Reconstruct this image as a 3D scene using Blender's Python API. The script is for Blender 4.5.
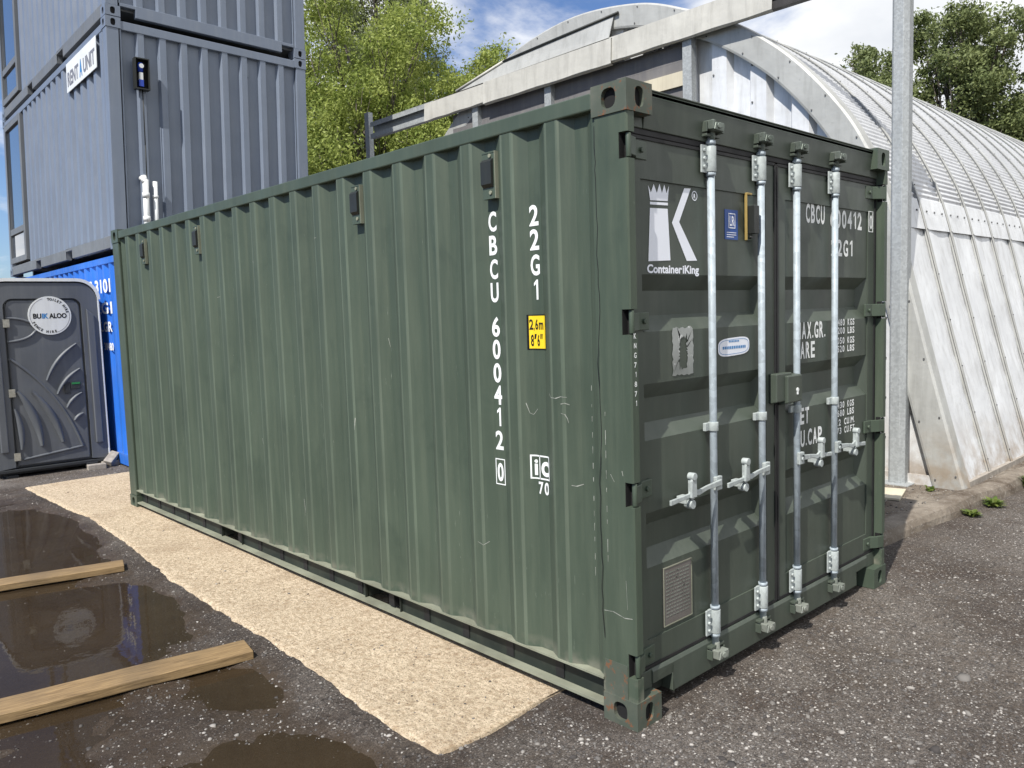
import bpy, bmesh, math, random
import numpy as np
from mathutils import Vector, Matrix
from math import sin, cos, pi, radians as R

# ------------------------------------------------------------------ clear
for o in list(bpy.data.objects): bpy.data.objects.remove(o, do_unlink=True)
scene = bpy.context.scene
COL = scene.collection
random.seed(7); rng = np.random.default_rng(7)

# ------------------------------------------------------------------ camera
CAMP = Vector((-2.4826, -1.9717, 1.7133)); YAW, PITCH, ROLL, FPX = 0.819, -0.0874, -0.0317, 805.24
fw = Vector((cos(PITCH)*cos(YAW), cos(PITCH)*sin(YAW), sin(PITCH)))
rt = Vector((sin(YAW), -cos(YAW), 0)); up = rt.cross(fw)
c_, s_ = cos(ROLL), sin(ROLL)
rt, up = rt*c_ + up*s_, up*c_ - rt*s_
cam = bpy.data.cameras.new('camera'); camo = bpy.data.objects.new('camera', cam); COL.objects.link(camo)
cam.sensor_width = 36; cam.lens = FPX*36/1024; cam.clip_end = 3000; cam.clip_start = 0.05
camo.matrix_world = Matrix(((rt.x, up.x, -fw.x, CAMP.x), (rt.y, up.y, -fw.y, CAMP.y), (rt.z, up.z, -fw.z, CAMP.z), (0, 0, 0, 1)))
scene.camera = camo
scene.render.resolution_x, scene.render.resolution_y = 1024, 768

# ------------------------------------------------------------------ light
SUN_EL, SUN_AZ = R(52), R(195)          # azimuth of the direction TOWARDS the sun, ccw from +x
sd = Vector((cos(SUN_EL)*cos(SUN_AZ), cos(SUN_EL)*sin(SUN_AZ), sin(SUN_EL)))
sl = bpy.data.lights.new('sun', 'SUN'); sl.energy = 5.0; sl.angle = R(0.5); sl.color = (1, .955, .89)
so = bpy.data.objects.new('sun', sl); COL.objects.link(so)
so.rotation_euler = (-sd).to_track_quat('-Z', 'Y').to_euler()
world = bpy.data.worlds.new('World'); scene.world = world; world.use_nodes = True
wn, wl = world.node_tree.nodes, world.node_tree.links
wn.clear()
def W(t, **k):
    n = wn.new(t)
    for a, b in k.items(): setattr(n, a, b)
    return n
wout = W('ShaderNodeOutputWorld'); bgw = W('ShaderNodeBackground'); bgw.inputs['Strength'].default_value = 0.085
sky = W('ShaderNodeTexSky', sky_type='NISHITA', sun_disc=False); sky.sun_elevation = SUN_EL; sky.sun_rotation = (pi/2 - SUN_AZ) % (2*pi)
sky.air_density = 1.0; sky.dust_density = 0.6; sky.ozone_density = 1.6
tc = W('ShaderNodeTexCoord'); sep = W('ShaderNodeSeparateXYZ'); wl.new(tc.outputs['Generated'], sep.inputs[0])
def wmath(op, a, b=None, clamp=False):
    n = W('ShaderNodeMath', operation=op, use_clamp=clamp)
    for i, v in enumerate((a, b)):
        if v is None: continue
        if isinstance(v, (int, float)): n.inputs[i].default_value = v
        else: wl.new(v, n.inputs[i])
    return n.outputs[0]
den = wmath('ADD', wmath('MAXIMUM', sep.outputs[2], 0.0), 0.22)
cmb = W('ShaderNodeCombineXYZ'); wl.new(wmath('DIVIDE', sep.outputs[0], den), cmb.inputs[0]); wl.new(wmath('DIVIDE', sep.outputs[1], den), cmb.inputs[1])
cmb.inputs[2].default_value = 3.1
cn = W('ShaderNodeTexNoise'); cn.inputs['Scale'].default_value = 1.35; cn.inputs['Detail'].default_value = 9; cn.inputs['Roughness'].default_value = .56; cn.inputs['Distortion'].default_value = .25
wl.new(cmb.outputs[0], cn.inputs['Vector'])
# cover grows towards +x (right of the photograph) and towards the horizon
bias = wmath('ADD', wmath('MULTIPLY', wmath('SUBTRACT', sep.outputs[0], sep.outputs[1]), .22), wmath('MULTIPLY', sep.outputs[2], -.20))
cov = wmath('ADD', cn.outputs['Fac'], bias)
cr = W('ShaderNodeValToRGB'); cr.color_ramp.elements[0].position = .30; cr.color_ramp.elements[1].position = .44
cr.color_ramp.interpolation = 'EASE'
wl.new(cov, cr.inputs[0])
cn2 = W('ShaderNodeTexNoise'); cn2.inputs['Scale'].default_value = 2.6; cn2.inputs['Detail'].default_value = 6
wl.new(cmb.outputs[0], cn2.inputs['Vector'])
cc = W('ShaderNodeValToRGB'); cc.color_ramp.elements[0].position = .35; cc.color_ramp.elements[0].color = (8.2, 8.5, 9.0, 1)
cc.color_ramp.elements[1].position = .62; cc.color_ramp.elements[1].color = (11.0, 11.1, 11.2, 1)
wl.new(cn2.outputs['Fac'], cc.inputs[0])
skyb = W('ShaderNodeMix', data_type='RGBA', blend_type='MULTIPLY'); skyb.inputs[0].default_value = 1; wl.new(sky.outputs[0], skyb.inputs[6]); skyb.inputs[7].default_value = (.86, 1.02, 1.32, 1)
mx = W('ShaderNodeMix', data_type='RGBA'); wl.new(cr.outputs[0], mx.inputs[0]); wl.new(skyb.outputs[2], mx.inputs[6]); wl.new(cc.outputs[0], mx.inputs[7])
wl.new(mx.outputs[2], bgw.inputs[0]); wl.new(bgw.outputs[0], wout.inputs[0])
scene.view_settings.view_transform = 'Standard'; scene.view_settings.look = 'None'; scene.view_settings.gamma = 1
scene.view_settings.use_curve_mapping = False; scene.view_settings.exposure = 0.28
scene.render.engine = 'CYCLES'

# ------------------------------------------------------------------ material helpers
class NT:
    def __init__(s, name):
        s.m = bpy.data.materials.new(name); s.m.use_nodes = True; s.n = s.m.node_tree.nodes; s.l = s.m.node_tree.links
        s.b = s.n['Principled BSDF']; s.tc = s.n.new('ShaderNodeTexCoord')
    def mp(s, scale=(1, 1, 1), loc=(0, 0, 0)):
        g = s.n.new('ShaderNodeMapping'); g.inputs['Scale'].default_value = scale; g.inputs['Location'].default_value = loc
        s.l.new(s.tc.outputs['Object'], g.inputs[0]); return g.outputs[0]
    def noise(s, sc=5, det=5, rough=.55, vec=None, dist=0):
        n = s.n.new('ShaderNodeTexNoise'); n.inputs['Scale'].default_value = sc; n.inputs['Detail'].default_value = det
        n.inputs['Roughness'].default_value = rough; n.inputs['Distortion'].default_value = dist
        s.l.new(vec if vec is not None else s.tc.outputs['Object'], n.inputs['Vector']); return n.outputs['Fac']
    def voro(s, sc, vec=None, out='Distance', rnd=1):
        n = s.n.new('ShaderNodeTexVoronoi'); n.inputs['Scale'].default_value = sc; n.inputs['Randomness'].default_value = rnd
        s.l.new(vec if vec is not None else s.tc.outputs['Object'], n.inputs['Vector']); return n.outputs[out]
    def ramp(s, f, stops):
        r = s.n.new('ShaderNodeValToRGB'); e = r.color_ramp.elements
        while len(e) < len(stops): e.new(.5)
        for i, (p, c) in enumerate(stops):
            e[i].position = p; e[i].color = (c, c, c, 1) if isinstance(c, (int, float)) else (*c, 1)
        s.l.new(f, r.inputs[0]); return r.outputs[0]
    def mix(s, f, a, b, mode='MIX'):
        n = s.n.new('ShaderNodeMix'); n.data_type = 'RGBA'; n.blend_type = mode
        for i, v in ((0, f), (6, a), (7, b)):
            if isinstance(v, (int, float)): n.inputs[i].default_value = v
            elif isinstance(v, (tuple, list)): n.inputs[i].default_value = (*v, 1)
            else: s.l.new(v, n.inputs[i])
        return n.outputs[2]
    def math(s, op, a, b=0.0):
        n = s.n.new('ShaderNodeMath'); n.operation = op
        for i, v in enumerate((a, b)):
            if isinstance(v, (int, float)): n.inputs[i].default_value = v
            else: s.l.new(v, n.inputs[i])
        return n.outputs[0]
    def set(s, k, v):
        if isinstance(v, (int, float)): s.b.inputs[k].default_value = v
        elif isinstance(v, tuple): s.b.inputs[k].default_value = (*v, 1)
        else: s.l.new(v, s.b.inputs[k])
    def bump(s, h, st=.3, d=.01):
        n = s.n.new('ShaderNodeBump'); n.inputs['Strength'].default_value = st; n.inputs['Distance'].default_value = d
        s.l.new(h, n.inputs['Height']); s.l.new(n.outputs[0], s.b.inputs['Normal'])
def sc3(c, k): return tuple(x*k for x in c)

def paint(name, c, rough=.45, var=.14, dirt=None, dirt_amt=.3, chip=None, chip_thr=.72, streak=True, spec=.4, bump=.15, metal=0, nsc=2.2, chipsc=14):
    t = NT(name)
    base = t.mix(t.ramp(t.noise(nsc, 6), [(.3, 0.), (.7, 1.)]), sc3(c, 1-var), sc3(c, 1+var))
    if dirt:
        if streak:
            st = t.noise(3, 6, .6, t.mp((6, 6, .45)))
        else: st = t.noise(6, 6, .6)
        base = t.mix(t.math('MULTIPLY', t.ramp(st, [(.45, 0.), (.8, 1.)]), dirt_amt), base, dirt)
    if chip:
        base = t.mix(t.ramp(t.noise(chipsc, 8, .7), [(chip_thr, 0.), (chip_thr+.03, 1.)]), base, chip)
    t.set('Base Color', base)
    t.set('Roughness', t.ramp(t.noise(5, 5), [(.3, max(0, rough-.08)), (.75, min(1, rough+.15))]))
    t.set('Metallic', metal); t.set('Specular IOR Level', spec)
    if bump: t.bump(t.noise(1.6, 3), bump, .03)
    return t.m

M = {}
GREEN = (.058, .079, .056)
def green_side():
    t = NT('green_side_paint')
    c = t.mix(t.ramp(t.noise(1.1, 6, .6), [(.3, 0.), (.7, 1.)]), sc3(GREEN, .88), sc3(GREEN, 1.14))
    st = t.noise(4, 7, .65, t.mp((5, 5, .35)))
    c = t.mix(t.math('MULTIPLY', t.ramp(st, [(.42, 0.), (.75, 1.)]), .45), c, (.105, .128, .088))
    bl = t.noise(3.3, 5, .6, t.mp((1, 1, .8), (3, 3, 3)), .6)
    c = t.mix(t.math('MULTIPLY', t.ramp(bl, [(.55, 0.), (.72, 1.)]), .4), c, (.03, .046, .034))
    # dust near the bottom
    s = t.n.new('ShaderNodeSeparateXYZ'); t.l.new(t.tc.outputs['Object'], s.inputs[0])
    du = t.math('MULTIPLY', t.ramp(s.outputs[2], [(.17, 1.), (.24, 0.)]), t.ramp(t.noise(9, 5), [(.42, 0.), (.62, .7)]))
    c = t.mix(du, c, (.22, .21, .165))
    # scratches: thin vertical and stray pale marks
    sc = t.noise(9, 4, .6, t.mp((1, 22, 1.1), (5, 1, 2)))
    reg = t.ramp(t.noise(1.3, 2), [(.45, 0.), (.6, 1.)])
    c = t.mix(t.math('MULTIPLY', t.ramp(sc, [(.70, 0.), (.72, .85)]), reg), c, (.24, .27, .22))
    c = t.mix(t.ramp(t.noise(42, 5, .7), [(.735, 0.), (.76, .6)]), c, (.2, .21, .17))
    t.set('Base Color', c); t.set('Roughness', t.ramp(st, [(.3, .42), (.7, .62)])); t.set('Specular IOR Level', .35)
    t.bump(t.noise(1.3, 3, .5, t.mp((1, 1, .6))), .22, .03)
    return t.m
M['green_side'] = green_side()
M['green_edge'] = paint('worn_lit_bend_paint', (.090, .116, .083), .48, .2, (.13, .15, .11), .5, (.2, .21, .17), .68, chipsc=22)  # paler green for the bends: wear and a painted edge highlight
M['scratch'] = paint('scratched_paint', (.30, .31, .27), .6, .3, (.12, .15, .11), .7, streak=False, nsc=40)
M['green'] = paint('green_frame_paint', GREEN, .45, .14, (.1, .12, .085), .4, (.16, .15, .11), .7, chipsc=30)
M['green_door'] = paint('green_door_paint', (.060, .074, .058), .42, .16, (.1, .115, .09), .45, (.17, .19, .15), .74, chipsc=26, bump=.25)
M['green_worn'] = paint('worn_green_paint', (.075, .09, .068), .6, .2, (.2, .19, .15), .5, (.17, .08, .04), .575, streak=False, chipsc=24, bump=.4)
M['green_rail_shade'] = paint('shaded_green_rail_paint', (.015, .021, .017), .55, .2, (.09, .095, .07), .35, (.16, .15, .11), .72, streak=False)  # rail green taken near black, the shade on the recessed web painted in
M['ledge'] = paint('dusty_ledge', (.22, .23, .17), .8, .3, (.1, .1, .07), .6, None, streak=False)
M['rubber'] = paint('black_rubber', (.012, .012, .013), .6, .2, (.05, .05, .045), .4, None, streak=False)
M['dark'] = paint('dark_cavity', (.01, .01, .01), .9, .1, bump=0)
M['black_plastic'] = paint('black_plastic', (.02, .022, .02), .45, .1, (.05, .055, .04), .3, bump=0)
def galv(name, c, rough=.42, metal=.55, sp=38):
    t = NT(name)
    v = t.voro(sp, out='Color'); bw = t.n.new('ShaderNodeRGBToBW'); t.l.new(v, bw.inputs[0])
    a = t.mix(t.ramp(bw.outputs[0], [(.2, 0.), (.8, 1.)]), sc3(c, .86), sc3(c, 1.1))
    a = t.mix(t.math('MULTIPLY', t.ramp(t.noise(5, 6, .6, t.mp((3, 3, .5))), [(.5, 0.), (.75, 1.)]), .4), a, sc3(c, .62))
    t.set('Base Color', a); t.set('Metallic', metal); t.set('Roughness', t.ramp(t.noise(20, 4), [(.3, rough-.08), (.7, rough+.15)]))
    return t.m
M['galv_bar'] = galv('galvanised_bar', (.36, .415, .45), .55, .1)
M['galv_part'] = galv('galvanised_fitting', (.40, .44, .43), .55, .1, 60)
M['worn_metal'] = paint('worn_cast_metal', (.2, .22, .19), .55, .3, (.34, .34, .3), .6, (.05, .055, .045), .6, streak=False, chipsc=40, metal=.3, bump=.3)
M['cam_dark'] = paint('worn_cam', (.1, .12, .1), .5, .4, (.3, .32, .3), .6, (.02, .02, .02), .6, streak=False, chipsc=60, metal=.4)
M['galv_post'] = galv('galvanised_post', (.36, .38, .38), .55, .15, 60)
M['white_paint'] = paint('white_lettering', (.84, .86, .84), .6, .06, bump=0, dirt=(.3, .33, .28), dirt_amt=.35, streak=False)
M['logo_white'] = paint('pale_blue_white_vinyl', (.84, .87, .93), .4, .03, bump=0)
M['yellow'] = paint('yellow_sticker', (.85, .6, .02), .45, .05, bump=0)
M['black_ink'] = paint('black_ink', (.01, .01, .01), .5, .1, bump=0)
M['blue_sticker'] = paint('blue_sticker', (.03, .09, .32), .4, .08, bump=0)
M['silver_plate'] = paint('aluminium_data_plate', (.17, .155, .14), .55, .2, (.26, .25, .24), .4, streak=False, metal=.3, bump=0)
M['sleeve'] = paint('torn_document_pouch', (.36, .38, .36), .4, .3, (.1, .11, .1), .7, (.7, .72, .7), .6, streak=False, chipsc=22, bump=.3)
M['brass'] = paint('brass_edge', (.35, .25, .08), .5, .2, (.1, .1, .05), .5, streak=False)
M['grey_light'] = paint('cabin_grey_paint', (.160, .192, .248), .42, .06, (.28, .3, .32), .25, spec=.5)
M['grey_dark'] = paint('cabin_frame_paint', (.14, .15, .16), .5, .1, (.25, .24, .2), .35, (.2, .19, .15), .74)
M['blue'] = paint('blue_container_paint', (.02, .14, .56), .45, .12, (.2, .3, .5), .25, (.1, .05, .03), .75)
M['toilet'] = paint('grey_moulded_plastic', (.105, .115, .128), .45, .1, (.18, .185, .19), .35, None, bump=.1)
M['toilet_dark'] = paint('dark_moulded_plastic', (.03, .033, .036), .5, .1, bump=0)
M['white_plastic'] = paint('white_plastic', (.72, .74, .73), .4, .06, (.4, .4, .35), .3)
M['pipe_white'] = paint('white_waste_pipe', (.68, .7, .7), .35, .06, (.4, .4, .36), .3)
M['sign_blue'] = paint('blue_print', (.04, .22, .5), .4, .05, bump=0)
M['sign_grey'] = paint('grey_print', (.2, .2, .22), .4, .05, bump=0)
M['steel'] = galv('hinge_plate', (.45, .44, .38), .4, .6, 60)
M['socket_blue'] = paint('blue_socket', (.02, .06, .4), .35, .05, bump=0)
def hut(name, c, metal, rough, dirt):
    t = NT(name)
    a = t.mix(t.ramp(t.noise(1.8, 6), [(.3, 0.), (.7, 1.)]), sc3(c, .88), sc3(c, 1.08))
    a = t.mix(t.math('MULTIPLY', t.ramp(t.noise(4, 7, .65, t.mp((3, 3, .4))), [(.48, 0.), (.75, 1.)]), .5), a, dirt)
    a = t.mix(t.ramp(t.noise(17, 7, .7), [(.66, 0.), (.72, .5)]), a, sc3(dirt, .7))
    s = t.n.new('ShaderNodeSeparateXYZ'); t.l.new(t.tc.outputs['Object'], s.inputs[0])
    low = t.math('MULTIPLY', t.ramp(s.outputs[2], [(.0, 1.), (.6, 0.)]), t.ramp(t.noise(5, 6, .65), [(.38, 0.), (.62, .8)]))
    a = t.mix(low, a, (.3, .22, .14))
    t.set('Base Color', a); t.set('Metallic', metal); t.set('Roughness', rough)
    t.bump(t.noise(2.4, 4, .5), .5, .04)
    return t.m
M['hut_white'] = hut('weathered_white_sheet', (.70, .715, .72), .15, .5, (.36, .35, .32))
M['hut_metal'] = hut('weathered_aluminium', (.64, .65, .66), .25, .5, (.34, .34, .33))
M['hut_rim'] = hut('grey_flashing', (.44, .445, .42), .2, .55, (.24, .24, .22))
M['fascia'] = hut('pale_flashing_sheet', (.5, .49, .44), .05, .6, (.27, .26, .23))
M['dark_steel'] = paint('dark_painted_steel', (.035, .032, .03), .6, .2, (.1, .09, .08), .4, streak=False)
M['siding'] = paint('dull_grey_board', (.15, .145, .145), .8, .15, (.26, .24, .21), .4)
M['cream'] = paint('cream_lit_board', (.55, .5, .38), .7, .12, (.35, .3, .2), .4)  # plain cream for the loose board; on the siding it paints sunlight
M['bolt'] = paint('bolt_head', (.12, .12, .12), .5, .2, bump=0)
def glass():
    t = NT('window_glass'); t.set('Base Color', (.05, .07, .1)); t.set('Roughness', .03); t.set('Metallic', 0.); t.set('Specular IOR Level', 1.0)
    t.b.inputs['Coat Weight'].default_value = 1; t.b.inputs['Coat Roughness'].default_value = .02
    return t.m
M['glass'] = glass()
def wood(name, c1, c2):
    t = NT(name)
    g = t.noise(6, 8, .65, t.mp((1.2, 22, 22)), .4)
    a = t.mix(t.ramp(g, [(.35, 0.), (.65, 1.)]), c1, c2)
    a = t.mix(t.math('MULTIPLY', t.ramp(t.noise(3, 6), [(.45, 0.), (.7, 1.)]), .5), a, (.1, .075, .045))
    t.set('Base Color', a); t.set('Roughness', .6); t.bump(g, .5, .004); return t.m
M['wood'] = wood('timber', (.15, .095, .042), (.37, .25, .12))
M['wood_b'] = wood('damp_timber', (.17, .11, .05), (.34, .23, .11))
M['brick'] = paint('pale_brick', (.32, .29, .25), .9, .25, (.2, .16, .12), .5, streak=False, bump=.5, nsc=20)

def ground_mat():
    t = NT('gravelly_tarmac')
    s = t.n.new('ShaderNodeSeparateXYZ'); t.l.new(t.tc.outputs['Object'], s.inputs[0])
    big = t.noise(.8, 6, .65)
    a = t.mix(t.ramp(big, [(.38, 0.), (.60, 1.)]), (.044, .035, .029), (.104, .093, .083))
    a = t.mix(t.math('MULTIPLY', t.ramp(t.noise(2.6, 6, .7, t.mp((1, 1, 1), (7, 2, 0))), [(.52, 0.), (.66, 1.)]), .75), a, (.045, .033, .026))
    grain = t.noise(34, 8, .85)
    a = t.mix(1.0, a, t.mix(t.ramp(grain, [(.36, 0.), (.66, 1.)]), (.42, .40, .38), (1.95, 1.95, 1.93)), 'MULTIPLY')
    g2 = t.noise(120, 4, .7, t.mp((1, 1, 1), (3, 9, 0)))
    a = t.mix(1.0, a, t.mix(t.ramp(g2, [(.38, 0.), (.62, 1.)]), (.5, .48, .46), (1.75, 1.73, 1.7)), 'MULTIPLY')
    for sc, th, col, lo in ((55, .30, (.30, .28, .255), .74), (100, .34, (.27, .25, .23), .66), (26, .2, (.26, .24, .22), .90)):
        d = t.voro(sc); vc = t.voro(sc, out='Color'); sp = t.n.new('ShaderNodeSeparateColor'); t.l.new(vc, sp.inputs[0])
        dd_ = t.math('ADD', d, t.math('MULTIPLY', t.math('SUBTRACT', t.noise(sc*2.2, 3, .7), .5), .5))
        k = t.math('MULTIPLY', t.ramp(dd_, [(th*.6, 1.), (th, 0.)]), t.ramp(sp.outputs[0], [(lo-.05, 0.), (lo+.05, .85)]))
        a = t.mix(k, a, t.mix(sp.outputs[1], col, sc3(col, .45)))
    for sc, lo, col in ((75, .80, (.42, .40, .36)), (48, .88, (.46, .43, .39))):
        vl = t.mp((1, 1, 1), (sc, 3, 0)); vc = t.voro(sc, vec=vl, out='Color'); sp = t.n.new('ShaderNodeSeparateColor'); t.l.new(vc, sp.inputs[0])
        k = t.math('MULTIPLY', t.ramp(t.math('ADD', t.voro(sc, vec=vl), t.math('MULTIPLY', t.math('SUBTRACT', t.noise(sc*2.5, 3, .7), .5), .6)), [(.16, 1.), (.30, 0.)]), t.ramp(sp.outputs[1], [(lo-.03, 0.), (lo+.03, 1.)]))
        a = t.mix(k, a, col)
    # damp silt wherever the ground lies low (puddle beds and their shores), damp tarmac around them
    wob = t.math('MULTIPLY', t.math('SUBTRACT', t.noise(6, 7, .75), .5), .6)
    wet = t.ramp(t.math('ADD', t.math('ADD', t.math('MULTIPLY', s.outputs[2], 12.0), .9), wob), [(.66, 1.), (.9, 0.)])
    side = t.math('MULTIPLY', t.ramp(t.math('MULTIPLY', s.outputs[0], -1.0), [(.3, 0.), (.5, 1.)]), t.ramp(t.math('MULTIPLY', s.outputs[1], .1), [(.78, 1.), (.84, 0.)]))
    damp = t.math('MULTIPLY', side, t.ramp(t.noise(2.2, 6, .7, t.mp((1, 1, 1), (1, 5, 0))), [(.36, .9), (.6, .25)]))
    a = t.mix(t.math('MULTIPLY', wet, .85), a, t.mix(t.noise(5, 6, .7), (.045, .029, .015), (.105, .070, .038)))
    a = t.mix(damp, a, t.mix(1.0, a, (.5, .44, .38), 'MULTIPLY'))
    t.set('Base Color', a)
    t.set('Roughness', t.math('SUBTRACT', .95, t.math('ADD', t.math('MULTIPLY', wet, .42), t.math('MULTIPLY', damp, .22))))
    t.set('Specular IOR Level', .4)
    h = t.math('ADD', t.noise(48, 6, .8), t.math('MULTIPLY', t.noise(11, 5), .9))
    t.bump(h, 1.0, .016)
    return t.m
M['ground'] = ground_mat()
def strip_mat():
    t = NT('pale_rough_concrete')
    a = t.mix(t.ramp(t.noise(60, 6, .8, t.mp((1, .5, 1))), [(.3, 0.), (.60, 1.)]), (.26, .19, .11), (.70, .575, .405))
    a = t.mix(t.math('MULTIPLY', t.ramp(t.noise(1.6, 6, .65), [(.5, 0.), (.75, 1.)]), .5), a, (.24, .16, .09))
    a = t.mix(t.math('MULTIPLY', t.ramp(t.noise(28, 7, .75, t.mp((1, 1, 1), (4, 4, 4))), [(.5, 0.), (.66, 1.)]), .7), a, (.3, .2, .11))
    a = t.mix(t.ramp(t.voro(70), [(.12, .7), (.2, 0.)]), a, (.13, .095, .06))
    a = t.mix(t.ramp(t.noise(130, 3, .6), [(.36, .8), (.44, 0.)]), a, (.1, .07, .045))
    t.set('Base Color', a); t.set('Roughness', .95); t.bump(t.noise(75, 6, .75), 1.0, .010); return t.m
M['strip'] = strip_mat()
def slab_mat():
    t = NT('dirty_concrete')
    a = t.mix(t.ramp(t.noise(3, 7, .65), [(.35, 0.), (.65, 1.)]), (.085, .062, .042), (.25, .215, .17))
    a = t.mix(t.ramp(t.noise(1.7, 6, .7, t.mp((1, 1, 1), (3, 3, 0))), [(.5, 0.), (.6, .8)]), a, (.07, .048, .03))
    a = t.mix(t.ramp(t.noise(40, 5, .7), [(.55, 0.), (.7, .7)]), a, (.36, .33, .29))
    t.set('Base Color', a); t.set('Roughness', .92); t.bump(t.noise(26, 6, .7), .8, .02); return t.m
M['slab'] = slab_mat()
def water_mat():
    t = NT('muddy_water')
    sc = t.math('MULTIPLY', t.ramp(t.noise(9, 8, .75, t.mp((1, 1.6, 1)), .8), [(.60, 0.), (.68, 1.)]), t.ramp(t.noise(1.4, 3), [(.5, 0.), (.62, .8)]))
    t.set('Base Color', t.mix(sc, t.mix(t.noise(2.2, 5), (.022, .014, .007), (.06, .04, .02)), (.17, .15, .12)))
    t.set('Roughness', t.math('ADD', .02, t.math('MULTIPLY', sc, .4))); t.set('IOR', 1.33)
    t.set('Specular IOR Level', .5); t.set('Alpha', t.math('ADD', .55, t.math('MULTIPLY', sc, .3)))
    t.bump(t.noise(7, 3), .06, .01); return t.m
M['water'] = water_mat()
def leaf_mat(name, c1, c2, tr=.35):
    t = NT(name)
    oi = t.n.new('ShaderNodeAttribute'); oi.attribute_name = 'shade'
    a = t.mix(oi.outputs['Fac'], c1, c2)
    t.set('Base Color', a); t.set('Roughness', .55); t.set('Specular IOR Level', .25)
    tl = t.n.new('ShaderNodeBsdfTranslucent'); t.l.new(a, tl.inputs[0])
    ms = t.n.new('ShaderNodeMixShader'); ms.inputs[0].default_value = tr
    t.l.new(t.b.outputs[0], ms.inputs[1]); t.l.new(tl.outputs[0], ms.inputs[2])
    t.l.new(ms.outputs[0], t.n['Material Output'].inputs[0]); return t.m
M['leaf_light'] = leaf_mat('light_leaves', (.17, .235, .045), (.44, .49, .14), .42)
M['leaf_grey'] = leaf_mat('greyish_leaves', (.14, .175, .075), (.3, .34, .17))
M['leaf_dark'] = leaf_mat('dull_green_leaves', (.12, .155, .055), (.27, .31, .13))
M['weed'] = leaf_mat('weed_leaves', (.08, .14, .025), (.2, .24, .06))
M['bark'] = paint('bark', (.11, .095, .075), .9, .3, (.2, .18, .15), .5, bump=.6, nsc=9)
def stone_mat():
    t = NT('loose_stones')
    oi = t.n.new('ShaderNodeAttribute'); oi.attribute_name = 'shade'
    t.set('Base Color', t.ramp(oi.outputs['Fac'], [(0, (.04, .035, .032)), (.45, (.10, .092, .085)), (.82, (.21, .195, .175)), (1.0, (.42, .395, .36))])); t.set('Roughness', .85); return t.m
M['stone'] = stone_mat()

# ------------------------------------------------------------------ mesh builder
class MB:
    def __init__(s): s.v = []; s.f = []; s.m = []; s.sm = []
    def add(s, vs, fs, m=0, smooth=False):
        o = len(s.v); s.v += [tuple(v) for v in vs]; s.f += [tuple(i+o for i in f) for f in fs]; s.m += [m]*len(fs); s.sm += [smooth]*len(fs); return s
    def box(s, x0, y0, z0, x1, y1, z1, m=0):
        vs = [(x0, y0, z0), (x1, y0, z0), (x1, y1, z0), (x0, y1, z0), (x0, y0, z1), (x1, y0, z1), (x1, y1, z1), (x0, y1, z1)]
        return s.add(vs, [(0, 3, 2, 1), (4, 5, 6, 7), (0, 1, 5, 4), (1, 2, 6, 5), (2, 3, 7, 6), (3, 0, 4, 7)], m)
    def prism(s, poly, axis, a, b, m=0, smooth=False):
        """polygon in the two other axes (x: (y,z), y: (x,z), z: (x,y)) pushed from a to b"""
        def P(p, t): return {'x': (t, p[0], p[1]), 'y': (p[0], t, p[1]), 'z': (p[0], p[1], t)}[axis]
        n = len(poly); vs = [P(p, a) for p in poly]+[P(p, b) for p in poly]
        s.add(vs, [(i, (i+1) % n, n+(i+1) % n, n+i) for i in range(n)], m, smooth)
        return s.add(vs, [tuple(range(n))[::-1], tuple(range(n, 2*n))], m)
    def tube(s, p0, p1, r0, r1=None, n=12, m=0, caps=True):
        r1 = r0 if r1 is None else r1; p0, p1 = Vector(p0), Vector(p1); d = (p1-p0).normalized()
        a = d.orthogonal().normalized(); b = d.cross(a)
        vs = [p0+(a*cos(2*pi*i/n)+b*sin(2*pi*i/n))*r0 for i in range(n)]+[p1+(a*cos(2*pi*i/n)+b*sin(2*pi*i/n))*r1 for i in range(n)]
        s.add(vs, [(i, (i+1) % n, n+(i+1) % n, n+i) for i in range(n)], m, True)
        if caps: s.add(vs, [tuple(range(n))[::-1], tuple(range(n, 2*n))], m)
        return s
    def path(s, pts, r, n=8, m=0):
        for i in range(len(pts)-1):
            ra = r[i] if isinstance(r, (list, tuple)) else r; rb = r[i+1] if isinstance(r, (list, tuple)) else r
            s.tube(pts[i], pts[i+1], ra, rb, n, m)
        return s
    def sheet(s, rows, m=0, smooth=False):
        """grid of points"""
        h, w = len(rows), len(rows[0]); vs = [p for r in rows for p in r]
        return s.add(vs, [(i*w+j, i*w+j+1, (i+1)*w+j+1, (i+1)*w+j) for i in range(h-1) for j in range(w-1)], m, smooth)
    def build(s, name, mats, parent=None, bevel=0, seg=2, loc=None, **tags):
        me = bpy.data.meshes.new(name); me.from_pydata(s.v, [], s.f)
        for k in (mats if isinstance(mats, (list, tuple)) else [mats]): me.materials.append(M[k] if isinstance(k, str) else k)
        me.polygons.foreach_set('material_index', s.m); me.polygons.foreach_set('use_smooth', s.sm)
        bm = bmesh.new(); bm.from_mesh(me); bmesh.ops.remove_doubles(bm, verts=bm.verts, dist=1e-5)
        bmesh.ops.recalc_face_normals(bm, faces=bm.faces); bm.to_mesh(me); bm.free(); me.update()
        o = bpy.data.objects.new(name, me); COL.objects.link(o)
        if parent: o.parent = parent
        if loc: o.location = loc
        if bevel:
            b = o.modifiers.new('bevel', 'BEVEL'); b.width = bevel; b.segments = seg; b.limit_method = 'ANGLE'; b.angle_limit = R(40); b.harden_normals = False
        tag(o, **tags)
        return o
def tag(o, label=None, cat=None, group=None, kind=None):
    if label: o['label'] = label
    if cat: o['category'] = cat
    if group: o['group'] = group
    if kind: o['kind'] = kind
    return o
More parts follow.
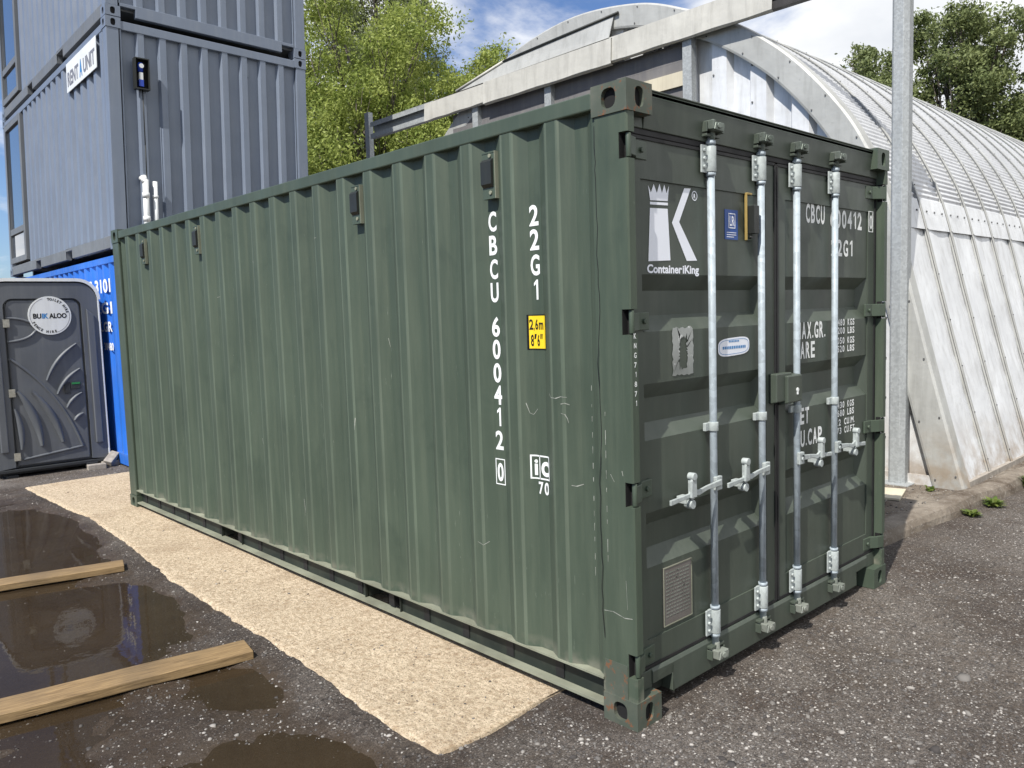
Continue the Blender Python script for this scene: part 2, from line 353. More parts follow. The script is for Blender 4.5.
def empty(name, loc=(0, 0, 0), rz=0, **tags):
    o = bpy.data.objects.new(name, None); COL.objects.link(o); o.location = loc; o.rotation_euler = (0, 0, rz); o.empty_display_size = .2
    return tag(o, **tags)
def kids(o): return [c for c in bpy.data.objects if c.parent == o]
def copy_tree(o, parent=None):
    c = o.copy(); COL.objects.link(c)
    if parent: c.parent = parent
    for k in kids(o): copy_tree(k, c)
    return c

_font = {}
def text_mb(string, cap_h, width=None, bold=.02, xs=1.0, gap=1.0):
    """flat letters in the (u, v) plane, lower left at 0,0. returns verts (u,v), faces, total width"""
    key = (string, bold, gap)
    if key not in _font:
        cu = bpy.data.curves.new('t', 'FONT'); cu.body = string; cu.size = 1; cu.offset = bold; cu.space_character = gap; cu.resolution_u = 4
        ob = bpy.data.objects.new('t', cu); COL.objects.link(ob)
        bpy.context.view_layer.update()
        me = ob.to_mesh(); vs = [(v.co.x, v.co.y) for v in me.vertices]; fs = [tuple(p.vertices) for p in me.polygons]; ob.to_mesh_clear()
        bpy.data.objects.remove(ob); bpy.data.curves.remove(cu)
        _font[key] = (vs, fs)
    vs, fs = _font[key]
    x0 = min(v[0] for v in vs); x1 = max(v[0] for v in vs)
    k = cap_h/.72
    sx = (width/(x1-x0)) if width else k*xs
    return [((v[0]-x0)*sx, v[1]*k) for v in vs], fs, (x1-x0)*sx

def stencil(string, cap_h, width=None, bold=.02):
    """narrow, even-width letters as painted on containers"""
    V = []; F = []; x = 0.0
    for c in string:
        if c == ' ': x += .24; continue
        if c == '1': vs, fs = [(.16, 0), (.26, 0), (.26, .72), (.18, .72), (.04, .60), (.04, .49), (.16, .575)], [(0, 1, 2, 3, 6), (3, 4, 5, 6)]; cw = .30
        elif c == '.': vs, fs = [(0, 0), (.09, 0), (.09, .1), (0, .1)], [(0, 1, 2, 3)]; cw = .09
        elif c == ',': vs, fs = [(-.03, -.09), (.03, -.09), (.10, .1), (0, .1)], [(0, 1, 2, 3)]; cw = .09
        else:
            v0, fs, _ = text_mb(c, .72, None, bold=bold); x0 = min(v[0] for v in v0); x1 = max(v[0] for v in v0)
            cw = {'M': .5, 'm': .58, 'i': x1-x0, 'I': x1-x0, "'": x1-x0}.get(c, .38); k = cw/(x1-x0); vs = [((v[0]-x0)*k, v[1]) for v in v0]
        o = len(V); V += [(v[0]+x, v[1]) for v in vs]; F += [tuple(i+o for i in f) for f in fs]; x += cw+.10
    x1 = max(v[0] for v in V); k = cap_h/.72; sx = width/x1 if width else k
    return [(v[0]*sx, v[1]*k) for v in V], F, x1*sx

def holed_face(mb, w, h, hw, hh, to3, depth, m=0, md=1, n=20):
    """rectangle w x h with an oval hole hw x hh in its middle, tunnel of the given depth, dark back. to3(u,v,d)"""
    def rect(a):
        c, s = cos(a), sin(a); k = min((w/2)/max(abs(c), 1e-9), (h/2)/max(abs(s), 1e-9)); return (c*k, s*k)
    ca = math.atan2(h, w); A = sorted([2*pi*i/n for i in range(n)]+[ca, pi-ca, pi+ca, 2*pi-ca]); n = len(A)
    def sup(a):
        c, s = cos(a), sin(a); return (math.copysign(abs(c)**.75, c)*hw/2, math.copysign(abs(s)**.75, s)*hh/2)
    o = [to3(*rect(a), 0) for a in A]; i_ = [to3(*sup(a), 0) for a in A]; b = [to3(*sup(a), depth) for a in A]
    mb.add(o+i_, [(k, (k+1) % n, n+(k+1) % n, n+k) for k in range(n)], m)
    mb.add(i_+b, [(k, (k+1) % n, n+(k+1) % n, n+k) for k in range(n)], m)
    mb.add(b, [tuple(range(n))], md)

def casting(x, y, z, sx, sy, mats, parent, name='corner_casting', w=.162, l=.178, h=.118, bevel=.012, label=None):
    """ISO corner block whose outer corner is at (x,y); sx, sy point inwards"""
    mb = MB()
    e = .0
    # side face (x const), end face (y const), rest
    holed_face(mb, l, h, .072, .078 if True else 0, lambda u, v, d: (x+sx*d, y+sy*(l/2+u), z+h/2+v), .02)
    holed_face(mb, w, h, .055, .078, lambda u, v, d: (x+sx*(w/2+u), y+sy*d, z+h/2+v), .02)
    X = x+sx*w; Y = y+sy*l
    mb.add([(x, y, z), (X, y, z), (X, Y, z), (x, Y, z), (x, y, z+h), (X, y, z+h), (X, Y, z+h), (x, Y, z+h)], [(0, 3, 2, 1), (4, 5, 6, 7), (1, 2, 6, 5), (2, 3, 7, 6)], 0)
    o = mb.build(name, mats, parent, bevel=0)
    if label: o['label'] = label
    return o

# corrugation: depth as a function of distance
def corr_pts(a, b, start, period, crest, slope, depth):
    """breakpoints (s, d). trough begins at start + k*period"""
    trough = period-crest-2*slope; pts = []
    k0 = int(math.floor((a-start)/period))-1; k1 = int(math.ceil((b-start)/period))+1
    for k in range(k0, k1+1):
        s = start+k*period
        pts += [(s, 0), (s+slope, depth), (s+slope+trough, depth), (s+2*slope+trough, 0)]
    def f(s):
        for (p, d), (q, e) in zip(pts, pts[1:]):
            if p <= s <= q: return d+(e-d)*(s-p)/(q-p) if q > p else d
        return 0
    out = [(a, f(a))]+[p for p in pts if a < p[0] < b]+[(b, f(b))]
    return out, f

# ================================================================== SETTING
def edge_x(y):
    ys = [-1, .48, .85, 1.4, 2.2, 3.4, 4.2, 5.2, 5.9, 6.4, 7.7, 9.0]; xs = [-.66, -.66, -.68, -.64, -.60, -.59, -.51, -.45, -.41, -.46, -.49, -.5]
    return float(np.interp(y, ys, xs))
def fbm(X, Y, seed, sc, octv=5):
    r = np.random.default_rng(seed); Z = np.zeros_like(X); a = 1.0
    for o in range(octv):
        for k in range(5):
            th = r.uniform(0, 2*pi); ph = r.uniform(0, 2*pi); f = sc*(2**o)*r.uniform(.7, 1.3)
            Z += a*np.sin((X*cos(th)+Y*sin(th))*f+ph+1.7*np.sin((X*sin(th)-Y*cos(th))*f*.6+ph*2))/5
        a *= .55
    return Z
WATER = -.020
def ground_h(X, Y):
    g = lambda cx, cy, rx, ry: np.exp(-(((X-cx)/rx)**2+((Y-cy)/ry)**2)**1.5)
    h = .006*fbm(X, Y, 3, 1.6, 6)-.007*np.clip((-.7-X)/.3, 0, 1)*np.clip((7.8-Y)/.5, 0, 1)
    near = np.clip((-.35-X)/.3, 0, 1)*np.clip((8.3-Y)/.6, 0, 1)
    basin = .034*g(-1.15, 6.0, .95, 1.3)+.036*g(-1.65, 3.15, 1.15, .68)+.034*g(-.86, 1.60, .27, .3)+.036*g(-1.2, .78, .42, .42)+.032*g(-2.15, 1.42, .42, .32)+.034*g(-3.6, 4.0, 1.8, 2.4)+.012*g(-1.3, 3.5, 1.3, 2.6)+.012*g(-.7, 3.2, .3, .7)+.014*g(-.6, 5.2, .3, .9)
    ex_ = np.interp(Y, [-1, .85, 3.4, 4.2, 5.9, 7.7], [-.66, -.68, -.59, -.51, -.41, -.49])
    h = h - basin*np.clip((ex_-.02+.05*fbm(X, Y, 41, 5, 4)-X)/.22, 0, 1) + near*(.0105*fbm(X, Y, 9, 3.4, 6)+.0062*fbm(X, Y, 19, 15, 3))
    # keep the ground under the container, strip and slab low
    flat = np.clip((X+.55)/.2, 0, 1)
    h = h*(1-flat*.55) - .002*flat
    far = np.clip((np.hypot(X, Y)-14)/20, 0, 1)
    return h*(1-far)
def axis(lo, hi, step, end):
    a = list(np.arange(lo, hi+1e-6, step)); s = step; L = [lo]; 
    while L[-1] > -end: s *= 1.3; L.append(L[-1]-s)
    s = step; Rr = [a[-1]]
    while Rr[-1] < end: s *= 1.3; Rr.append(Rr[-1]+s)
    return np.array(L[1:][::-1]+a+Rr[1:])
gx = axis(-4.2, 6.2, .035, 900); gy = axis(-2.2, 9.4, .035, 900)
X, Y = np.meshgrid(gx, gy); Z = ground_h(X, Y)
nv = X.size; me = bpy.data.meshes.new('ground'); co = np.stack([X, Y, Z], -1).reshape(-1, 3)
w_, h_ = len(gx), len(gy)
ii = (np.arange(h_-1)[:, None]*w_+np.arange(w_-1)[None, :]).ravel()
faces = np.stack([ii, ii+1, ii+w_+1, ii+w_], -1)
me.vertices.add(nv); me.vertices.foreach_set('co', co.ravel()); me.loops.add(faces.size); me.loops.foreach_set('vertex_index', faces.ravel())
me.polygons.add(len(faces)); me.polygons.foreach_set('loop_start', np.arange(len(faces))*4); me.polygons.foreach_set('use_smooth', np.ones(len(faces), bool))
me.update(calc_edges=True); me.validate(); me.materials.append(M['ground'])
go = bpy.data.objects.new('ground', me); COL.objects.link(go); tag(go, kind='structure')

# puddle water: one level sheet that shows wherever the ground dips below it
MB().add([(-6.5, -.2, WATER), (-.5, -.2, WATER), (-.5, 8.2, WATER), (-6.5, 8.2, WATER)], [(0, 1, 2, 3)]).build('puddle_water', 'water', kind='structure')

# pale concrete strip
mb = MB(); rows = []
r2 = random.Random(4)
n = 700
ysn = np.linspace(.46, 7.9, n)
ex = np.array([edge_x(y) for y in ysn])+.009*fbm(ysn, ysn*0, 21, 3.0, 5)+.010*fbm(ysn, ysn*0, 5, 30, 3)
for i, y in enumerate(ysn):
    rag = .015*math.sin(i*1.7) if i > n-4 else 0
    rows.append([(ex[i]-.012, y+rag, -.03)]+[(ex[i]+(1.6-ex[i])*k**1.4, y+(0 if i else -.03*math.sin(k*9)), (.012 if k > .0 else .004)+.003*math.sin(y*3+k*7)) for k in (0, .02, .06, .12, .2, .3, .4, .6, 1)])
mb.sheet(rows, smooth=True)
mb.add([rows[0][j] for j in range(10)]+[(p[0], p[1]-.012, -.03) for p in rows[0]], [(j, j+1, 11+j, 10+j) for j in range(9)])
mb.build('concrete_strip', 'strip', kind='structure')

# concrete slab under the hut with a worn kerb edge
mb = MB(); rows = []
xs = np.concatenate([np.arange(2.62, 8, .05), np.arange(8, 24, .6)])
kn = .03*fbm(xs, xs*0, 31, 2.2, 6)
zt = .10+.012*fbm(xs, xs*0+3, 33, 4, 4)
for i, x in enumerate(xs):
    y = .32-.075*(min(x, 9)-3.1)+kn[i]
    row = [(x, y-.02, -.04), (x, y-.005, .045), (x, y+.02, zt[i]-.01), (x, y+.06, zt[i])]
    row += [(x, y+.14, zt[i]+.004), (x, y+.2, .088), (x, y+.4, .09), (x, y+.8, .092), (x, y+2.5, .09), (x, 9.8, .09)]
    rows.append(row)
mb.sheet(rows)
mb.add([rows[0][j] for j in range(10)]+[(p[0], p[1], -.05) for p in rows[0]], [(j, j+1, 11+j, 10+j) for j in range(9)])
mb.build('concrete_slab', 'slab', kind='structure')

# ================================================================== GREEN CONTAINER
CW, CL, CH = 2.438, 6.058, 2.591
C0 = empty('shipping_container', (0, 0, 0), label='dark green shipping container with white lettering and galvanised door bars, on the pale strip', cat='shipping container')
PER, DEP = .277, .036
side_pts, side_f = corr_pts(.178, CL-.178, .445, PER, .071, .068, DEP)
SX = .008
def side_panel(name, xo, sgn, pts, z0, z1, mat, parent):
    mb = MB(); th = .003
    o = [(xo+sgn*d, s) for s, d in pts]
    # bends get a narrow paler strip: wear, plus their edge highlight painted in
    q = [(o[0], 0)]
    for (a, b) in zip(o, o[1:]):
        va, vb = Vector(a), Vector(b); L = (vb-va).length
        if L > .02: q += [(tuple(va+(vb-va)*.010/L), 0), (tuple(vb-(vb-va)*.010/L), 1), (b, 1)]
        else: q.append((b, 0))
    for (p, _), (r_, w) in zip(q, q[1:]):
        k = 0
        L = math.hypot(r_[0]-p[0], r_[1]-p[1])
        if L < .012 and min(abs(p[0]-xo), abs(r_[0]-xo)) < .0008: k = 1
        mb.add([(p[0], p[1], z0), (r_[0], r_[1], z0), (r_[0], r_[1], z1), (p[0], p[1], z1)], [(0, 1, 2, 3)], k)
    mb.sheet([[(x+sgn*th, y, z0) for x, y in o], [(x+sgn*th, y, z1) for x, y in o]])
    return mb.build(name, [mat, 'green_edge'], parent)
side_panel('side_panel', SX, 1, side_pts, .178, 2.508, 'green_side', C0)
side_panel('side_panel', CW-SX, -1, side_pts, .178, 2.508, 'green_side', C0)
# end wall
ep, _ = corr_pts(.16, CW-.16, .3, .25, .09, .05, .045)
mb = MB(); mb.sheet([[(s, CL-.02-d, .15) for s, d in ep], [(s, CL-.02-d, 2.48) for s, d in ep]]); mb.build('end_wall', 'green', C0)
# roof with shallow cross corrugation
rp, _ = corr_pts(.178, CL-.12, .3, .21, .06, .035, .02)
mb = MB(); mb.sheet([[(.062, s, 2.572-d) for s, d in rp], [(CW-.062, s, 2.572-d) for s, d in rp]]); mb.box(.062, .03, 2.552, CW-.062, .178, 2.574); mb.build('roof', 'green', C0)
# top rails with tiny nicks, bottom rails
for x0, x1 in ((0.004, .064), (CW-.064, CW-.004)):
    MB().box(x0, .18, 2.505, x1, CL-.18, 2.572).build('top_rail', 'green', C0, bevel=.006)
def bottom_rail(x, sg):
    mb = MB()
    X = lambda d: x+sg*d
    def bx(a, y0, z0, b, y1, z1, m=0): mb.box(min(X(a), X(b)), y0, z0, max(X(a), X(b)), y1, z1, m)
    bx(.003, .18, .168, .06, CL-.18, .1775, 1)
    segs = [(.18, 1.70), (2.05, 3.72), (4.07, CL-.18)]
    for a, b in segs: bx(.050, a, .062, .056, b, .168)
    bx(.004, .18, .05, .060, CL-.18, .0615, 2)
    for a, b in ((1.70, 2.05), (3.72, 4.07)):
        bx(.034, a, .145, .040, b, .168); bx(.034, a-.006, .062, .26, a, .167); bx(.034, b, .062, .26, b+.006, .167)
        bx(.26, a, .062, .265, b, .167, 3)
    return mb.build('bottom_rail', ['green_rail_shade', 'ledge', 'ledge', 'dark'], C0)
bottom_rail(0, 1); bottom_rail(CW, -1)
MB().box(.05, .1, .155, CW-.05, CL-.05, .176).box(.05, .1, .062, CW-.05, .12, .155).build('floor', 'green_rail_shade', C0)
mb = MB()
for k in range(17): mb.box(.045, .45+k*.33, .07, CW-.045, .50+k*.33, .154)
mb.build('cross_members', 'rubber', C0)

# castings
for z, mt in ((CH-.118, 'green_worn'), (0, 'green_worn')):
    for cx, sx in ((0, 1), (CW, -1)):
        for cy, sy in ((0, 1), (CL, -1)):
            casting(cx, cy, z, sx, sy, [mt if (cx, cy) == (0, 0) else 'green', 'dark'], C0, label='green corner block with rust at its edges' if (cx, cy, z) == (0, 0, 0) else None)
# corner posts
HZ = (2.345, 1.665, .975, .265)
def corner_post(x, sg, name='corner_post'):
    mb = MB()
    def bx(a, y0, z0, b, y1, z1, m=0): mb.box(min(x+sg*a, x+sg*b), y0, z0, max(x+sg*a, x+sg*b), y1, z1, m)
    bx(.012, .166, .118, .04, .186, 2.473)       # weld flange
    zz = sorted(HZ); cuts = [.118]+[v for z in zz for v in (z-.05, z+.05)]+[2.473]
    Xs = lambda d: x+sg*d
    for k, (a, b) in enumerate(zip(cuts[:-1], cuts[1:])):
        if k % 2 == 0: mb.prism([(Xs(.012), .004), (Xs(.050), .004), (Xs(.050), .166), (Xs(.006), .166), (Xs(.006), .010)], 'z', a, b)
        else:
            mb.prism([(Xs(.006), .046), (Xs(.050), .046), (Xs(.050), .166), (Xs(.006), .166)], 'z', a, b)
            bx(.040, .02, a, .050, .046, b, 1); bx(.008, .0445, a, .040, .0458, b, 1)
    return mb.build(name, ['green_side', 'dark'], C0)
corner_post(0, 1); corner_post(CW, -1)
# worn reinforcing patch over the lower post, and the crack in the sealant
MB().box(.0035, .05, .118, .008, .170, .262).build('post_gusset', 'green_worn', C0, label='chipped plate with rust at the foot of the post')
mb = MB(); pts = []
z = 2.44; yy = .168; rr = random.Random(3)
while z > .3:
    pts.append((yy, z)); z -= rr.uniform(.03, .07); yy = min(.180, max(.150, yy+rr.uniform(-.006, .006)))
for (a, b), (c, d) in zip(pts, pts[1:]): mb.add([(.0052, a-.0016, b), (.0052, a+.0016, b), (.0052, c+.0016, d), (.0052, c-.0016, d)], [(0, 1, 2, 3)])
mb.build('sealant_crack', 'black_ink', C0)
for x, sg in ((0, 1), (CW, -1)):                                   # rear posts
    mb = MB(); mb.box(min(x+sg*.004, x+sg*.06), CL-.17, .118, max(x+sg*.004, x+sg*.06), CL-.004, 2.473); mb.build('corner_post', 'green', C0, bevel=.008)
# header and sill
mb = MB()
mb.prism([(.046, 2.43), (.1, 2.43), (.1, 2.572), (.03, 2.572), (.030, 2.558)], 'x', .162, CW-.162)
mb.prism([(.052, 2.405), (.1, 2.405), (.1, 2.43), (.052, 2.43)], 'x', .05, CW-.05, 1)
mb.box(.05, .048, 2.43, .162, .1, 2.473); mb.box(CW-.162, .048, 2.43, CW-.05, .1, 2.473)
mb.prism([(.024, 2.575), (.11, 2.575), (.11, 2.582), (.024, 2.582)], 'x', .162, CW-.162)
mb.build('door_header', ['green_door', 'rubber'], C0, bevel=.003)
mb = MB()
mb.prism([(.044, .055), (.1, .055), (.1, .2), (.052, .2), (.044, .186)], 'x', .31, CW-.31)
for a, b in ((.164, .31), (CW-.31, CW-.164)): mb.prism([(.044, .135), (.1, .135), (.1, .2), (.052, .2), (.044, .186)], 'x', a, b)
mb.box(.304, .044, .055, .31, .16, .135); mb.box(CW-.31, .044, .055, CW-.304, .16, .135)
mb.box(.05, .05, .12, .164, .1, .2); mb.box(CW-.164, .05, .12, CW-.05, .1, .2)
mb.build('door_sill', 'green_door', C0, bevel=.004)

# doors
DY = .062
def door(x0, x1, rx0, rx1, label=None):
    d = MB()
    zt, zb = 2.392, .214
    # frame members
    d.box(x0, DY-.006, zb, rx0, DY+.05, zt); d.box(rx1, DY-.006, zb, x1, DY+.05, zt)
    d.box(rx0, DY-.006, 2.235, rx1, DY+.05, zt); d.box(rx0, DY-.006, zb, rx1, DY+.05, .325)
    levels = [(2.235, 0)]
    for t in (1.855, 1.405, .865):
        levels += [(t, 0), (t-.065, 1), (t-.168, 1), (t-.235, 0)]
    levels += [(.325, 0)]
    dd = .048; e = .05
    rows = []
    for z, k in levels:
        y = DY+.002
        rows.append([(rx0, y, z), (rx0+e if k else rx0+.0001, y+dd*k, z), (rx1-e if k else rx1-.0001, y+dd*k, z), (rx1, y, z)])
    d.sheet(rows)
    # vertical stiffening flat down the middle edge
    o = d.build('door', 'green_door', C0, bevel=.0025)
    if label: o['label'] = label
    g = MB()
    for a, b in ((x0-.010, x0+.004), (x1-.004, x1+.010)): g.box(a, DY-.012, zb-.004, b, DY+.03, zt+.006)
    g.box(x0, DY-.012, zt-.003, x1, DY+.03, zt+.010); g.box(x0, DY-.010, zb-.010, x1, DY+.03, zb+.003)
    g.build('door_gasket', 'rubber', o)
    return o
dL = door(.066, 1.205, .150, 1.125); dR = door(1.233, CW-.066, 1.313, CW-.150)
# dirt lip along the bottom
# hinges
def hinge(x, sg, z, dpar):
    mb = MB()
    mb.tube((x+sg*.026, .014, z-.046), (x+sg*.026, .014, z+.046), .0105)
    mb.prism([(x+sg*.030, .004), (x+sg*.075, .016), (x+sg*.115, .046), (x+sg*.19, .052), (x+sg*.19, .062), (x+sg*.10, .058), (x+sg*.07, .030), (x+sg*.030, .020)], 'z', z-.036, z+.036)
    mb.tube((x+sg*.15, .05, z), (x+sg*.15, .038, z), .012, n=6)
    mb.build('hinge', 'green', dpar, bevel=.003)
for z in HZ: hinge(0, 1, z, dL); hinge(CW, -1, z, dR)

# locking bars
BY = .034
BX = (.622, 1.046, 1.392, 1.816)
def locking_bar(x, dirn, hl=1.0):
    b = MB(); b.tube((x, BY, .17), (x, BY, 2.45), .0168, n=16)
    for z in (2.425, 2.29, .345, .215): b.tube((x, BY, z-.008), (x, BY, z+.008), .022, n=16)
    bar = b.build('locking_bar', 'galv_bar', C0)
    for zt, zb in ((2.41, 2.30), (.335, .225)):
        k = MB(); k.tube((x, BY, zb), (x, BY, zt), .0245, n=16)
        k.box(x-.062, BY+.004, zb-.004, x-.018, BY+.012, zt+.004); k.box(x-.03, BY+.01, zb, x+.03, DY-.006, zt)
        for zz in (zb+.02, (zt+zb)/2, zt-.02): k.tube((x-.047, BY+.004, zz), (x-.047, BY-.006, zz), .0085, n=6)
        k.build('bar_bracket', 'galv_part', bar, bevel=.0015)
    for z, s in ((2.488, 1), (.132, -1)):
        k = MB(); k.tube((x, BY-.004, z-.05*s), (x, BY-.008, z), .016, n=12)
        k.prism([(x-.040, z-.016), (x+.030, z-.020), (x+.040, z+.004), (x+.034, z+.018), (x-.028, z+.016)], 'y', -.014, .022)
        k.box(x-.044, -.010, z-.014, x-.026, .042, z+.026); k.box(x+.024, -.010, z-.026, x+.042, .042, z+.016)
        k.tube((x-.008, -.022, z+.002), (x-.004, -.010, z+.002), .014, n=8)
        k.build('cam_end', 'cam_dark' if s > 0 else 'worn_metal', bar, bevel=.003)
        q = MB(); q.box(x-.052, .020, z-.034*s-.006, x+.052, .05, z-.034*s+.006); q.box(x-.054, .016, z-.022, x-.047, .05, z+.022); q.box(x+.045, .016, z-.022, x+.052, .05, z+.022)
        q.build('cam_keeper', 'green_door', bar, bevel=.002)
    g = MB(); g.tube((x, BY, 1.16), (x, BY, 1.20), .023, n=16); g.box(x-.05, BY+.006, 1.162, x-.014, BY+.022, 1.198); g.box(x-.045, BY+.01, 1.166, x-.02, DY-.004, 1.194)
    g.build('bar_guide', 'galv_part', bar, bevel=.002)
    # handle with hub and retainer
    zh = .925
    hm = MB()
    hm.box(x-.024, BY-.03, zh-.032, x+.024, BY-.012, zh+.03); hm.tube((x, BY-.03, zh-.004), (x, BY-.038, zh-.004), .011, n=8)
    X = lambda t: x+dirn*t*hl
    sec = [(.0, -.03, .004, .014), (.10, -.032, .0, .010), (.16, -.034, -.010, .012), (.20, -.036, .004, .014), (.225, -.036, -.010, .009), (.345, -.038, -.018, .0115)]
    rows = []
    for t, yy_, zz, hh in sec:
        yb = BY+yy_+.0
        rows.append([(X(t), yb-.012, zh+zz-hh), (X(t), yb-.012, zh+zz+hh), (X(t), yb-.001, zh+zz+hh), (X(t), yb-.001, zh+zz-hh), (X(t), yb-.012, zh+zz-hh)])
    hm.sheet(rows); hm.add(rows[-1][:4], [(0, 1, 2, 3)])
    hm.build('handle', 'galv_part', bar, bevel=.003)
    r = MB()
    r.box(min(X(.185), X(.225)), BY-.028, zh-.05, max(X(.185), X(.225)), DY-.006, zh-.02)
    r.tube((X(.205), BY-.05, zh-.052), (X(.205), BY-.012, zh-.052), .02, n=12)
    r.prism([(X(.19), zh-.02), (X(.225), zh-.02), (X(.222), zh+.05), (X(.21), zh+.085), (X(.193), zh+.075)], 'y', BY-.058, BY-.046)
    r.tube((X(.207), BY-.062, zh+.07), (X(.207), BY-.03, zh+.07), .017, n=12)
    r.box(min(X(.195), X(.215)), BY-.048, zh-.03, max(X(.195), X(.215)), BY-.03, zh+.06)
    r.build('handle_retainer', 'galv_part', bar, bevel=.002)
locking_bar(BX[0], -1, 1.14); locking_bar(BX[1], -1, 1.1); locking_bar(BX[2], 1, .86); locking_bar(BX[3], 1, .84)

# lock box over the seam
mb = MB()
mb.prism([(.012, 1.235), (.055, 1.225), (.055, 1.375), (.012, 1.375)], 'x', 1.15, 1.30)
mb.prism([(-.004, 1.225), (.05, 1.21), (.05, 1.365), (-.004, 1.36)], 'x', 1.232, 1.375)
lb = mb.build('lock_box', 'green_door', C0, bevel=.005)
MB().tube((1.325, -.004, 1.285), (1.325, -.008, 1.285), .011, n=8).box(1.318, -.0075, 1.262, 1.332, -.0045, 1.285).build('keyhole', 'white_paint', lb)

# scratches and scuffs on the long side
def scratch(poly, w=.0022):
    bm = bmesh.new()
    for (a, b), (c, d) in zip(poly, poly[1:]):
        t_ = Vector((c-a, d-b)); L = max(1e-5, t_.length); n_ = Vector((-t_.y, t_.x))/L*w*random.uniform(.5, 1.3)
        bm.faces.new([bm.verts.new(p) for p in ((0, a-n_.x, b-n_.y), (0, c-n_.x*.6, d-n_.y*.6), (0, c+n_.x*.6, d+n_.y*.6), (0, a+n_.x, b+n_.y))])
    for s, d in side_pts: bmesh.ops.bisect_plane(bm, geom=bm.verts[:]+bm.edges[:]+bm.faces[:], plane_co=(0, s, 0), plane_no=(0, 1, 0))
    for v in bm.verts: v.co.x = SX+side_f(v.co.y)-.0012 if v.co.y > .186 else .0048
    me = bpy.data.meshes.new('paint_scratch'); bm.to_mesh(me); bm.free(); me.materials.append(M['scratch'])
    o = bpy.data.objects.new('paint_scratch', me); COL.objects.link(o); o.parent = C0
for pl_ in ([(.47, 1.36), (.45, 1.345), (.42, 1.343), (.39, 1.352), (.36, 1.35)], [(.39, 1.32), (.37, 1.325), (.35, 1.318)], [(.39, 1.28), (.37, 1.277), (.36, 1.26), (.355, 1.24)], [(.62, 1.31), (.605, 1.265), (.59, 1.258), (.565, 1.285)],
            [(.35, .97), (.33, .967), (.30, .978)], [(4.66, .83), (4.665, .74), (4.66, .66), (4.67, .6)], [(2.03, 1.14), (2.04, 1.07)], [(3.3, .9), (3.28, .84)], [(1.32, .72), (1.30, .66)], [(2.75, .55), (2.74, .48), (2.75, .44)],
            [(5.2, .5), (5.18, .42)], [(.9, .62), (.93, .60), (.97, .61)], [(1.7, 1.6), (1.69, 1.55)], [(3.9, 1.9), (3.84, 1.905)], [(2.4, 2.2), (2.36, 2.2)], [(.12, 1.05), (.10, 1.02)], [(.06, 1.07), (.055, 1.05)]): scratch(pl_)
for k in range(13): z_ = 1.40-k*.065+random.uniform(-.012, .012); scratch([(.245, z_), (.2455, z_-random.uniform(.01, .04))], .0018)
for k in range(9): z_ = 1.30-k*.075+random.uniform(-.012, .012); scratch([(.142, z_), (.1425, z_-random.uniform(.015, .06))], .0015)
scratch([(.168, .47), (.12, .475), (.06, .462), (.02, .468)], .0016); scratch([(.05, .62), (.045, .5)], .0014)

# vents on the long side
for i, yv in enumerate((.80, 1.91, 4.13, 5.27)):
    xb = SX+side_f(yv)
    mb = MB(); x_s = SX+.001
    mb.box(x_s-.003, yv-.042, 2.235, x_s+.02, yv-.0385, 2.445, 1); mb.box(x_s-.004, yv-.038, 2.235, x_s+.02, yv+.045, 2.242, 0); mb.box(x_s-.004, yv-.038, 2.438, x_s+.02, yv+.045, 2.445, 0)
    mb.box(x_s-.002, yv-.038, 2.24, x_s+.02, yv+.044, 2.44, 0)
    mb.prism([(x_s-.002, 2.285), (x_s-.018, 2.30), (x_s-.018, 2.40), (x_s-.006, 2.412), (x_s-.002, 2.412)], 'y', yv-.030, yv+.040, 2)
    for zz in (2.262, 2.426): mb.tube((x_s-.002, yv-.01, zz), (x_s-.008, yv-.01, zz), .009, n=8, m=1)
    mb.build('air_vent', ['green', 'ledge', 'black_plastic'], C0)
# the vent on the left door
mb = MB(); mb.box(.945, DY-.010, 2.02, 1.0, DY-.002, 2.23, 0); mb.box(.940, DY-.016, 2.02, .9448, DY-.002, 2.235, 1); mb.box(.940, DY-.018, 2.2302, .985, DY-.002, 2.24, 1); mb.box(.955, DY-.045, 2.05, 1.0, DY-.0102, 2.18, 2); mb.tube((.97, DY-.024, 2.035), (.97, DY-.0102, 2.035), .009, n=8, m=2)
mb.build('air_vent', ['green', 'brass', 'black_plastic'], dL, bevel=.002)

# ---- lettering
def letters_side(items, name, matk, xo=-.0015, parent=C0):
    """items: (string, y_centre, z_bottom, cap height, width). letters follow the corrugated sheet"""
    bm = bmesh.new()
    for st, yc, zb, ch, w in items:
        vs, fs, tw = stencil(st, ch, w, bold=.026) if not w or not "'" in st else text_mb(st, ch, w, bold=.022)
        bv = [bm.verts.new((0, yc+tw/2-u, zb+v)) for u, v in vs]
        for f in fs:
            try: bm.faces.new([bv[i] for i in f])
            except ValueError: pass
    for s, d in side_pts:
        bmesh.ops.bisect_plane(bm, geom=bm.verts[:]+bm.edges[:]+bm.faces[:], plane_co=(0, s, 0), plane_no=(0, 1, 0))
    for v in bm.verts: v.co.x = SX+side_f(v.co.y)+xo
    bmesh.ops.recalc_face_normals(bm, faces=bm.faces)
    me = bpy.data.meshes.new(name); bm.to_mesh(me); bm.free(); me.materials.append(M[matk])
    o = bpy.data.objects.new(name, me); COL.objects.link(o); o.parent = parent; return o
col = list(zip('CBCU600412', (2.14, 2.032, 1.922, 1.815, 1.655, 1.55, 1.44, 1.335, 1.23, 1.12)))
YA, YB = .827, .556
letters_side([(c, YA, z-.044, .088, (.03 if c == '1' else .054)) for c, z in col[:4]], 'side_lettering', 'white_paint').__setitem__('label', 'white letters CBCU reading downwards')
